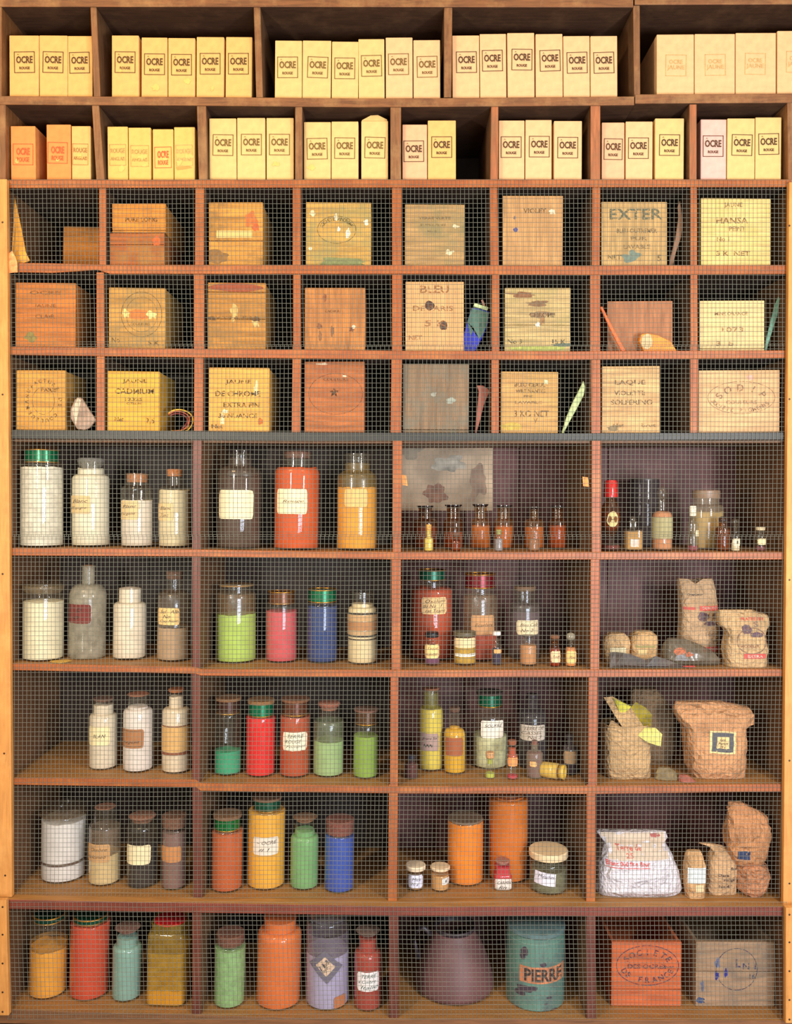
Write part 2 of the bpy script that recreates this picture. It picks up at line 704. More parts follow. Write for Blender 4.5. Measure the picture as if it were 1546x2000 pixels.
def board(name, tab, mat, yf=0.0, yb=BACK, n=10, key=None, front=None, fdepth=0.006, fmat=None):
    """tab = [(px, py of top edge, py of bottom edge)...] seen on the plane y = yf; runs back to yb"""
    xs = []
    for a, b in zip(tab, tab[1:]):
        m = max(1, int((b[0] - a[0]) / 70))
        xs += [a[0] + (b[0] - a[0]) * k / m for k in range(m)]
    xs.append(tab[-1][0])
    V, F = [], []
    for px in xs:
        t, b = lerp(tab, px)
        pt, pb = P(px, t, yf), P(px, b, yf)
        c = 0.0012
        V += [(pt.x, yf, pt.z - c), (pt.x, yf + c, pt.z), (pt.x, yb, pt.z), (pb.x, yb, pb.z), (pb.x, yf + c, pb.z), (pb.x, yf, pb.z + c)]
    m = len(xs)
    for j in range(m - 1):
        for i in range(6):
            k = (i + 1) % 6
            F.append((j * 6 + i, j * 6 + k, (j + 1) * 6 + k, (j + 1) * 6 + i))
    F.append(tuple(reversed(range(6))))
    F.append(tuple((m - 1) * 6 + i for i in range(6)))
    V = [(x, y, z) for x, y, z in V]
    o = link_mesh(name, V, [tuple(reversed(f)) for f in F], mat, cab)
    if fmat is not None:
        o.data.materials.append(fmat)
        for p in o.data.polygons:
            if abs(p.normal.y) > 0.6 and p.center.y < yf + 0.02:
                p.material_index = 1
    if key:
        SHELF[key] = (tab, yf)
    return o


def shelf_z(key, X, y=0.0):
    tab, yf = SHELF[key]
    # world x -> front-edge pixel column
    s = scale_at(yf)
    px = 773.0 + X / s
    t, _ = lerp(tab, px)
    return P(px, t, yf).z


WALLS = {'s6': ([18, 393], [1155, 1539]), 's7': ([20, 391], [1153, 1533]), 's8': ([22, 391], [1149, 1531]), 's9': ([24, 394], [1145, 1529]), 's10': ([17, 392], [1145, 1533])}


def depth_cap(key, x0, x1):
    """how deep the middle of a thing seen between x0 and x1 may stand before it would meet the upright beside it"""
    cap = 1.0
    if key in WALLS:
        lefts, rights = WALLS[key]
        if x0 < 773:
            ls = [l for l in lefts if l < x0 + 6]
            if ls:
                cap = min(cap, 2.2 * ((773 - max(ls) - 2.0) / max(1.0, 773 - x0) - 1))
        if x1 > 773:
            rs = [r for r in rights if r > x1 - 6]
            if rs:
                cap = min(cap, 2.2 * ((min(rs) - 2.0 - 773) / max(1.0, x1 - 773) - 1))
    return cap


def shelf_tilt(key, X):
    return -math.atan2(shelf_z(key, X + 0.03) - shelf_z(key, X - 0.03), 0.06)


T = {
    'r0': [(-20, -12, 13), (500, -12, 13), (1236, -8, 14)],
    'r0b': [(1239, -12, 9), (1620, -12, 8)],
    's1': [(-20, 187, 204), (180, 188, 205), (390, 189, 206), (700, 192, 209), (900, 191, 208), (1238, 188, 205)],
    's1b': [(1240, 184, 202), (1620, 182, 200)],
    's2': [(-20, 351, 367), (760, 350, 366), (1560, 350, 365)],
    's3': [(14, 513, 531), (100, 514, 533), (190, 516, 527), (215, 517, 535), (600, 517, 535), (850, 518, 535), (1100, 519, 537), (1545, 517, 535)],
    's4': [(14, 677, 693), (380, 681, 698), (600, 683, 700), (800, 685, 702), (1100, 686, 703), (1300, 685, 701), (1545, 684, 699)],
    's5': [(14, 839, 857), (380, 842, 859), (600, 844, 861), (1100, 846, 860), (1545, 844, 859)],
    's6': [(14, 1070, 1085), (380, 1073, 1087), (600, 1077, 1090), (780, 1078, 1093), (1545, 1078, 1093)],
    's7': [(14, 1295, 1309), (382, 1303, 1316), (392, 1307, 1320), (780, 1309, 1323), (1160, 1308, 1323), (1545, 1307, 1321)],
    's8': [(14, 1519, 1533), (382, 1523, 1538), (392, 1530, 1545), (780, 1536, 1550), (1160, 1535, 1551), (1545, 1531, 1546)],
    's9': [(-10, 1757, 1775), (380, 1764, 1783), (780, 1771, 1789), (1160, 1772, 1790), (1560, 1772, 1789)],
    's10': [(-10, 1972, 1999), (200, 1978, 2003), (600, 1989, 2011), (1300, 1993, 2015), (1560, 1994, 2016)],
}
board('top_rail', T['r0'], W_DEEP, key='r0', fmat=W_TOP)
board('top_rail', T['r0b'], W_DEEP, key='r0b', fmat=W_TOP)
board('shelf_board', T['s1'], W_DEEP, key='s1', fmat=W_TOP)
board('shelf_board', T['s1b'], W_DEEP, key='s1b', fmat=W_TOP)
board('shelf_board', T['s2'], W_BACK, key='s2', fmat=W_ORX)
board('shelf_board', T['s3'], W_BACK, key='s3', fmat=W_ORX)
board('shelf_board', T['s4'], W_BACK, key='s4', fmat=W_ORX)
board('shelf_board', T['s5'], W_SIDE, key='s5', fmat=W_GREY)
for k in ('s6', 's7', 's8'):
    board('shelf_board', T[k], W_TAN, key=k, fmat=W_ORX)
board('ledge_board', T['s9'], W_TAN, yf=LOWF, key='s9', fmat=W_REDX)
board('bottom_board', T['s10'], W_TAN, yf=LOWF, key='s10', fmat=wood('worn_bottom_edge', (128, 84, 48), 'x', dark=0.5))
# reddish lip under the grey moulding
board('lip', [(14, 857.5, 863), (380, 859.5, 865), (600, 861.5, 866), (1100, 860.5, 866), (1545, 859.5, 865)], W_SIDE, yf=0.012, yb=0.03)
# grey plinth below the bottom board
board('plinth', [(-10, 2000, 2060), (600, 2010.5, 2060), (1560, 2016.5, 2070)], W_GREY, yf=-0.02, yb=0.02)


def divider(tx0, tx1, bx0, bx1, ty, by, mat, yf=0.003, yb=BACK - 0.002, side=None, pinch=0.0, name='divider'):
    """front face given by its pixel corners at the top (ty) and the bottom (by)"""
    V = []
    n = 6
    for j in range(n + 1):
        t = j / n
        py = ty + (by - ty) * t
        a, b = tx0 + (bx0 - tx0) * t, tx1 + (bx1 - tx1) * t
        pa, pb = P(a, py, yf), P(b, py, yf)
        c = 0.0012
        V += [(pa.x, yb, pa.z), (pa.x, yf + c, pa.z), (pa.x + c, yf, pa.z), (pb.x - c, yf, pb.z), (pb.x, yf + c, pb.z), (pb.x, yb, pb.z)]
    F = []
    for j in range(n):
        for i in range(6):
            k = (i + 1) % 6
            F.append((j * 6 + i, (j + 1) * 6 + i, (j + 1) * 6 + k, j * 6 + k))
    F.append(tuple(range(6)))
    F.append(tuple(reversed([n * 6 + i for i in range(6)])))
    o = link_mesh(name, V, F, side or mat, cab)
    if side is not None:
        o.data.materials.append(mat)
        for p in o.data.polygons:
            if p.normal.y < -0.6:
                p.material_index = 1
    return o


# tier 1 and 2, unvarnished
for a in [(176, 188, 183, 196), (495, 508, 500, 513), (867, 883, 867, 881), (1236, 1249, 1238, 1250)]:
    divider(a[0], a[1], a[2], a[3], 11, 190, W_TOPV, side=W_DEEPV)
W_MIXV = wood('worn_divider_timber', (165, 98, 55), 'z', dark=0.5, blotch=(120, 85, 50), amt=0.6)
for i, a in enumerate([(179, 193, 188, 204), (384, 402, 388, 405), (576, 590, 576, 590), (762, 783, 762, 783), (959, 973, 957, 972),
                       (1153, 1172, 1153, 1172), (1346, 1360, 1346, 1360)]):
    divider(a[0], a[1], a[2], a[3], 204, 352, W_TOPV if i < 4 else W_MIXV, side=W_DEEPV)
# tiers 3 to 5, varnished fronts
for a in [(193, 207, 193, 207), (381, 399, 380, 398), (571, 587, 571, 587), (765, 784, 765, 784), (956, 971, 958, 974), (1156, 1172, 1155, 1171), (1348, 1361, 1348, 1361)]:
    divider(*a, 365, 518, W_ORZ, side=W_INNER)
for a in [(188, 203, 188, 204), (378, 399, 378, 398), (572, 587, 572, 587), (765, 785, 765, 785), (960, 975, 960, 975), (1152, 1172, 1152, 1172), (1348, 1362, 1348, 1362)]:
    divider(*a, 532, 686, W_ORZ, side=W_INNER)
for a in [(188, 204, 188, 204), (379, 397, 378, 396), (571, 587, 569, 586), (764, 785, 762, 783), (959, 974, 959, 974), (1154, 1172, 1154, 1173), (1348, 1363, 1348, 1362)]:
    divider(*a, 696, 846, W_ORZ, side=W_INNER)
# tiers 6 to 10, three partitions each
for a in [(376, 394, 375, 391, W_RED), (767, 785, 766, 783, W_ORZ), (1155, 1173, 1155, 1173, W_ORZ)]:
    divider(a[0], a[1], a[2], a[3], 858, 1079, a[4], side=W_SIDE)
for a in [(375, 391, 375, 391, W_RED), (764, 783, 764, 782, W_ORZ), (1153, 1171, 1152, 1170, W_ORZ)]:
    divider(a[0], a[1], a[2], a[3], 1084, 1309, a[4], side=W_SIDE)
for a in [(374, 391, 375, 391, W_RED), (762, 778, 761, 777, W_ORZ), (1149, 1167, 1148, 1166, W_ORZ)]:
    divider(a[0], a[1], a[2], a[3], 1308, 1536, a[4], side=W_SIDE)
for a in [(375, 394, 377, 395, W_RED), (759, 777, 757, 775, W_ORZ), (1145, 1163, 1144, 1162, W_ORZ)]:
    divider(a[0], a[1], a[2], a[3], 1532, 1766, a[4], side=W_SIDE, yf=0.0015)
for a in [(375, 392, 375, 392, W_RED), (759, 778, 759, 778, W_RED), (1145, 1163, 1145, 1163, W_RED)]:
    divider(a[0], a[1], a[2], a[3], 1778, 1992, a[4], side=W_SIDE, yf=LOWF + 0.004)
# outer sides
divider(-14, 3, -14, 3, -12, 190, W_TOPV, name='side_panel', yf=0.002)
divider(-14, 11, -14, 11, 203, 352, W_TOPV, name='side_panel', yf=0.002)
divider(1600, 1616, 1600, 1616, -12, 190, W_TOPV, name='side_panel', yf=0.002)
divider(1537, 1562, 1539, 1562, 198, 352, W_TOPV, name='side_panel', yf=0.002)
divider(-14, 13, -10, 22, 364, 1766, W_SIDE, name='side_panel', yf=0.001)
divider(1541, 1562, 1531, 1562, 364, 1772, W_SIDE, name='side_panel', yf=0.001)
divider(-10, 15, -10, 16, 1770, 1985, W_SIDE, name='side_panel', yf=LOWF + 0.004)
divider(1534, 1560, 1534, 1560, 1784, 1995, W_SIDE, name='side_panel', yf=LOWF + 0.004)
# pine battens that clamp the mesh
PINE_T = 0.016


def batten(tx0, tx1, bx0, bx1, ty, by, yf, yb):
    o = divider(tx0, tx1, bx0, bx1, ty, by, W_PINE, yf=yf, yb=yb, name='pine_batten')
    for f in (0.06, 0.3, 0.55, 0.8, 0.97):
        px = (tx0 + tx1) / 2 * (1 - f) + (bx0 + bx1) / 2 * f
        px = min(max(px, 5), 1541)
        p = P(px, ty + (by - ty) * f, yf)
        V, F = lathe([(0.0, 0.0009), (0.0022, 0.0006), (0.0026, 0.0)], seg=12)
        V = [(p.x + x, yf - z, p.z + y) for x, y, z in V]
        link_mesh('nail_head', V, F, plain('nail_steel', (70, 55, 45), rough=0.5, metal=0.7), o)


batten(-16, 13, -2, 23, 350, 1752, -0.018, -0.004)
batten(1541, 1566, 1529, 1556, 356, 1768, -0.018, -0.004)
batten(-16, 12, -16, 17, 1758, 1983, LOWF - 0.02, LOWF - 0.006)
batten(1534, 1560, 1534, 1560, 1773, 1998, LOWF - 0.02, LOWF - 0.006)

# back boards: separate planks per bay
pa, pb = P(0, 0, 0), P(1546, 0, 0)


def backboard(z0, z1, mat, xs):
    for a, b in zip(xs, xs[1:]):
        v, f = box(a + 0.001, b - 0.001, BACK, BACK + 0.014, z0, z1, 0.001)
        link_mesh('back_board', v, f, mat, cab)


zt, zm, zb = P(0, -12, 0).z, P(0, 850, 0).z, P(0, 2030, 0).z
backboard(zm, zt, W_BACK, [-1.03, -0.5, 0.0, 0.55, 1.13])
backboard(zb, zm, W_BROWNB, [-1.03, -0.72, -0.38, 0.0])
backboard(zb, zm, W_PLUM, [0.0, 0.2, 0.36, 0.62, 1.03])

# pale zinc patch nailed on the back of the wide bay of small bottles
p0, p1 = P(780, 872, BACK), P(962, 984, BACK)
v, f = box(p0.x, p1.x, BACK - 0.003, BACK - 0.0005, p1.z - 0.02, p0.z, 0.0005)
zinc = link_mesh('backing_sheet', v, f, plain('grey_plaster_sheet', (186, 160, 130), rough=0.7, scale=14, vary=0.4), cab)
sm = blob2d((P(880, 905, BACK)).x, P(880, 905, BACK).z, 0.05, 0.024, 3, jag=0.8)
link_mesh('smear', [(x, BACK - 0.0036, z) for x, z in sm[0]], sm[1], plain('grey_white_smear', (176, 166, 146), vary=0.6, scale=30), zinc)
for cx, cy, rx, rz, cc in [(850, 965, 0.03, 0.03, (150, 105, 80)), (935, 940, 0.025, 0.05, (150, 118, 92)), (800, 880, 0.03, 0.02, (150, 135, 112))]:
    q = P(cx, cy, BACK)
    sm = blob2d(q.x, q.z, rx, rz, cx, jag=0.9)
    link_mesh('smear', [(x, BACK - 0.0034, z) for x, z in sm[0]], sm[1], plain('rust_smear', cc, vary=0.4, scale=30), zinc)
for (cx, cy, w, h) in [(790, 938, 6, 11), (1144, 941, 7, 10)]:
    q = P(cx, cy, 0.012)
    V = [(q.x - w * .0013, 0.012, q.z + h * .0013), (q.x + w * .0006, 0.01, q.z + h * .0011), (q.x + w * .0013, 0.014, q.z - h * .0013), (q.x - w * .001, 0.012, q.z - h * .0011)]
    V += [(x, y + 0.001, z) for x, y, z in V]
    link_mesh('torn_paper_corner', V, [(0, 3, 2, 1), (4, 5, 6, 7), (0, 1, 5, 4), (1, 2, 6, 5), (2, 3, 7, 6), (3, 0, 4, 7)],
              paper('orange_paper', (230, 150, 80)), cab)

# ------------------------------------------------------------------ galvanised mesh
WIRE = plain('galvanised_wire', (116, 118, 105), rough=0.55, metal=0.2, vary=0.15, scale=30)


def screen(x0t, x1t, x0b, x1b, yt, yb, y, pv, ph, seed, shear=0.0):
    rnd = random.Random(seed)
    V, F = [], []
    r = 0.0005

    def strand(pts, vertical):
        b = len(V)
        for X, Y, Z in pts:
            if vertical:
                V.extend([(X - r, Y, Z), (X, Y - r, Z), (X + r, Y, Z), (X, Y + r, Z)])
            else:
                V.extend([(X, Y, Z - r), (X, Y - r, Z), (X, Y, Z + r), (X, Y + r, Z)])
        for j in range(len(pts) - 1):
            for i in range(4):
                k = (i + 1) % 4
                F.append((b + j * 4 + i, b + j * 4 + k, b + (j + 1) * 4 + k, b + (j + 1) * 4 + i))

    def warp(px, py):
        a = 1.3 * noise.noise(Vector((px / 160, py / 210, seed)))
        c = 1.6 * noise.noise(Vector((px / 190, py / 150, seed + 31)))
        return px + a, py + c

    nv = int((x1t - x0t) / pv)
    for i in range(nv + 1):
        t = i / nv
        pts = []
        m = max(4, int((yb - yt) / 24))
        for j in range(m + 1):
            s = j / m
            a = x0t + (x0b - x0t) * s
            b2 = x1t + (x1b - x1t) * s
            px, py = warp(a + (b2 - a) * t + shear * (s - 0.5), yt + (yb - yt) * s)
            q = P(px, py, y)
            pts.append((q.x, y - 0.0006, q.z))
        strand(pts, True)
    nh = int((yb - yt) / ph)
    for j in range(nh + 1):
        s = j / nh
        pts = []
        m = 60
        for i in range(m + 1):
            t = i / m
            a = x0t + (x0b - x0t) * s
            b2 = x1t + (x1b - x1t) * s
            px, py = warp(a + (b2 - a) * t, yt + (yb - yt) * s + 5 * s * 0)
            q = P(px, py, y)
            pts.append((q.x, y + 0.0004, q.z))
        strand(pts, False)
    return link_mesh('wire_mesh', V, F, WIRE, cab)


screen(10, 1545, 14, 1543, 351, 676, -0.0025, 8.15, 9.25, 1, 2)
screen(14, 1543, 17, 1541, 673, 1048, -0.0030, 8.15, 9.25, 2, -2)
screen(17, 1541, 22, 1533, 1044, 1753, -0.0025, 8.05, 8.9, 3, -8)
screen(10, 1537, 14, 1537, 1762, 1990, LOWF - 0.0035, 8.3, 8.9, 4, 4)

# ------------------------------------------------------------------ the room behind
v, f = box(-3.2, 3.2, 0.42, 0.5, 0, 3.3)
o = link_mesh('wall_back', v, f, plain('wall_paint', (170, 140, 105), rough=0.9, scale=3))
o['kind'] = 'structure'
v, f = box(-3.2, 3.2, -3.6, 0.5, -0.06, 0.0)
o = link_mesh('floor', v, f, wood('floor_boards', (110, 78, 52), 'y', dark=0.6))
o['kind'] = 'structure'
# uprights down to the floor
v, f = box(-1.0, 1.0, 0.0, 0.3, 0.0, P(0, 2035, 0).z, 0.003)
link_mesh('base', v, f, W_GREY, cab)
# ------------------------------------------------------------------ cartons of ochre
CARD = {
    'cream': (220, 172, 122), 'warm': (220, 168, 98), 'orange': (214, 136, 70), 'pale': (214, 176, 112),
    'yellow': (216, 172, 92), 'pink': (218, 168, 152), 'peach': (218, 164, 122),
}
STAMPS = {}


def stamp_shape(kind):
    if kind in STAMPS:
        return STAMPS[kind]
    if kind == 'ocre':
        parts = [frame2d(-0.5, 0.5, -0.5, 0.5, 0.03), text2d('OCRE', 0, 0.12, w=0.8, h=0.34, bold=0.03), text2d('ROUGE', 0, -0.27, w=0.5, h=0.13, bold=0.03),
                 ([(-0.37, 0.325), (-0.31, 0.365), (-0.25, 0.325), (-0.31, 0.395)], [(0, 1, 3), (1, 2, 3)])]
    elif kind == 'ocre_red':
        parts = [frame2d(-0.5, 0.5, -0.5, 0.5, 0.025), text2d('OCRE', 0, 0.14, w=0.66, h=0.34, bold=0.03), text2d('ROUGE', 0, -0.24, w=0.6, h=0.22, bold=0.02)]
    elif kind == 'anglais':
        parts = [frame2d(-0.5, 0.5, -0.5, 0.5, 0.02), text2d('ROUGE', 0, 0.2, w=0.86, h=0.22, bold=0.01), text2d('ANGLAIS', 0, -0.18, w=0.86, h=0.17, bold=0.01)]
    else:
        parts = [frame2d(-0.5, 0.5, -0.5, 0.5, 0.02), text2d('OCRE', 0, 0.17, w=0.66, h=0.2, bold=0.005), text2d('JAUNE', 0, -0.12, w=0.84, h=0.26, bold=0.0)]
    STAMPS[kind] = merge(*parts)
    return STAMPS[kind]


def carton(x0, x1, top, base, tone, stamp, label, group, inkc=(70, 48, 20), yf=0.02, depth=0.14, flap=0, key='s1', sy=None, stains=0, seed=0, torn=False):
    s = scale_at(yf)
    X = (x0 + x1) / 2
    c = P(X, base, yf)
    z = shelf_z(key, c.x) + 0.0009
    w = (x1 - x0) * s - 0.0012
    h = P(X, top, yf).z - z
    t = thing('pigment_carton', label, 'box', (c.x, yf, z), rz=math.radians(random.Random(seed).uniform(-0.35, 0.35)), group=group, ry=shelf_tilt(key, c.x))
    bv, bf = box(-w / 2, w / 2, 0, depth, 0, h, 0.0016)
    bv = [(x + 0.0008 * noise.noise(Vector((x * 40, zz * 25, seed))), y, zz) for x, y, zz in bv]
    m = paper('card_' + tone, CARD[tone])
    link_mesh('carton_body', bv, bf, m, t)
    if flap:
        if flap == 1:      # gabled flap
            V = [(-w * 0.48, 0.004, h - 0.001), (w * 0.48, 0.004, h - 0.001), (w * 0.46, 0.006, h + 0.006), (w * 0.12, 0.008, h + 0.018), (-w * 0.15, 0.008, h + 0.017), (-w * 0.48, 0.006, h + 0.004)]
        else:              # narrow tab standing behind
            V = [(-w * 0.25, 0.05, h - 0.001), (w * 0.25, 0.05, h - 0.001), (w * 0.1, 0.052, h + 0.016), (-w * 0.08, 0.052, h + 0.017)]
        n = len(V)
        V += [(x, y + 0.0008, zz) for x, y, zz in V]
        F = [tuple(reversed(range(n))), tuple(range(n, 2 * n))] + [(i, (i + 1) % n, n + (i + 1) % n, n + i) for i in range(n)]
        F = [tuple(range(n)), tuple(reversed(range(n, 2 * n)))] + [(i, n + i, n + (i + 1) % n, (i + 1) % n) for i in range(n)]
        link_mesh('top_flap', V, F, m, t)
    SV, SF = stamp_shape(stamp)
    sw = 40 * s
    sh = 41 * s
    if sy is None:
        sy = 52
    rnd = random.Random(seed + 5)
    ox, oz = rnd.uniform(-0.0025, 0.0025), h - sy * s
    ang = math.radians(rnd.uniform(-1.5, 1.5))
    ca, sa = math.cos(ang), math.sin(ang)
    sw = min(sw, w * 0.82)
    V3 = [(ox + (x * ca - zz * sa) * sw, -0.0013, oz + (x * sa + zz * ca) * sh) for x, zz in SV]
    link_mesh('printed_label', V3, SF, ink(inkc), t)
    for k in range(stains):
        b = blob2d(rnd.uniform(-w * .25, w * .25), rnd.uniform(0.02, h * 0.5), rnd.uniform(.004, .011), rnd.uniform(.003, .009), seed + k, jag=0.8)
        V3 = [(max(-w / 2 + .002, min(w / 2 - .002, x)), -0.0010, zz) for x, zz in b[0]]
        link_mesh('ochre_stain', V3, b[1], paper('ochre_stain', (232, 178, 96)), t)
    return t


ORD = ['first', 'second', 'third', 'fourth', 'fifth', 'sixth']
BR = (75, 50, 22)
YB = (110, 85, 35)
RD = (205, 90, 45)
top_bays = [
    ('leftmost bay', 's1', [(18, 76, 69), (77, 132, 69), (132, 181, 70)], ['warm'] * 3, 'ocre', (80, 55, 20), 188),
    ('second bay from the left', 's1', [(218, 271, 69), (276, 327, 73), (328, 381, 74), (383, 437, 72), (440, 492, 72)], ['warm'] * 5, 'ocre', (85, 60, 20), 188),
    ('middle bay', 's1', [(536, 589, 79), (590, 646, 79), (647, 699, 81), (700, 751, 76), (753, 806, 73), (807, 860, 78)], ['pale', 'pale', 'pale', 'pale', 'cream', 'cream'], 'ocre', YB, 190),
    ('fourth bay from the left', 's1', [(883, 936, 69), (937, 989, 66), (991, 1044, 64), (1046, 1099, 66), (1100, 1152, 70), (1153, 1206, 70)], ['cream'] * 6, 'ocre', BR, 190),
]
cid = 0
for bay, key, cs, tones, st, ic, base in top_bays:
    for i, (x0, x1, tp) in enumerate(cs):
        cid += 1
        fl = 2 if (bay.startswith('fourth') and i == 4) else 0
        extra = ' with raised tab' if fl else ''
        carton(x0, x1, tp, base, tones[i], st, 'cream OCRE ROUGE carton%s, %s in the %s, top shelf' % (extra, ORD[i], bay.replace(' from the left', '')),
               'ochre cartons on the top shelf', inkc=ic, flap=fl, key=key, seed=cid, stains=1 if bay.startswith('second') else 0)
for i, (x0, x1, tp) in enumerate([(1282, 1355, 67), (1356, 1435, 66), (1436, 1515, 64), (1517, 1592, 60)]):
    cid += 1
    carton(x0, x1, tp, 183, 'cream', 'jaune', 'wide cream carton faintly printed OCRE JAUNE, %s in the right bay, top shelf' % ORD[i],
           'wide ochre cartons on the top shelf', inkc=(190, 160, 95), key='s1b', seed=cid, depth=0.2, yf=0.022, sy=60)
row2 = [
    ('first', [(21, 70, 246, 'orange', 'ocre_red', RD, 1), (91, 139, 243, 'orange', 'ocre_red', RD, 1), (140, 178, 246, 'warm', 'anglais', (150, 110, 50), 1)]),
    ('second', [(210, 250, 247, 'yellow', 'anglais', (170, 140, 80), 1), (251, 295, 249, 'yellow', 'anglais', (175, 145, 80), 2), (298, 339, 252, 'yellow', 'ocre_red', RD, 1), (340, 381, 248, 'yellow', 'anglais', (190, 160, 100), 2)]),
    ('third', [(408, 462, 231, 'pale', 'ocre', YB, 0), (463, 518, 230, 'pale', 'ocre', YB, 0), (520, 574, 230, 'pale', 'ocre', YB, 1)]),
    ('fourth', [(593, 646, 238, 'pale', 'ocre', YB, 1), (647, 700, 237, 'pale', 'ocre', YB, 0), (705, 758, 236, 'pale', 'ocre', YB, 0)]),
    ('fifth', [(785, 834, 243, 'peach', 'ocre', BR, 0), (835, 890, 235, 'warm', 'ocre', BR, 0)]),
    ('sixth', [(973, 1024, 235, 'cream', 'ocre', BR, 0), (1025, 1077, 234, 'cream', 'ocre', BR, 0), (1081, 1136, 236, 'cream', 'ocre', BR, 0)]),
    ('seventh', [(1174, 1219, 239, 'peach', 'ocre', BR, 0), (1221, 1274, 237, 'cream', 'ocre', BR, 0), (1278, 1335, 231, 'pale', 'ocre', BR, 0)]),
    ('eighth', [(1367, 1418, 233, 'pink', 'ocre', BR, 0), (1419, 1473, 231, 'pale', 'ocre', BR, 0), (1474, 1525, 229, 'pale', 'ocre', BR, 0)]),
]
WORDSOF = {'ocre': 'black OCRE ROUGE', 'ocre_red': 'red OCRE ROUGE', 'anglais': 'faint ROUGE ANGLAIS'}
for bay, cs in row2:
    for i, (x0, x1, tp, tone, st, ic, stn) in enumerate(cs):
        cid += 1
        fl = 1 if (bay == 'fourth' and i == 2) else 0
        t = carton(x0, x1, tp, 349, tone, st, '%s carton printed %s%s, %s in the %s bay, second shelf' % (
            {'orange': 'orange-stained', 'pink': 'pinkish', 'yellow': 'yellowed'}.get(tone, 'cream'), WORDSOF[st],
            ' with pointed flap' if fl else '', ORD[i], bay),
            'ochre cartons on the second shelf', inkc=ic, flap=fl, key='s2', seed=cid, stains=stn, sy=52 if st == 'ocre' else 55, yf=0.02 if tone != 'orange' else 0.022)
        if bay == 'second' and i == 3:
            V = [(-0.022, -0.0015, 0.037), (0.012, -0.0015, 0.04), (0.02, -0.0015, 0.036), (-0.018, -0.0015, 0.03)]
            link_mesh('torn_edge', V, [(0, 3, 2, 1)], paper('torn_card', (200, 140, 70)), t)

# ------------------------------------------------------------------ wooden pigment boxes


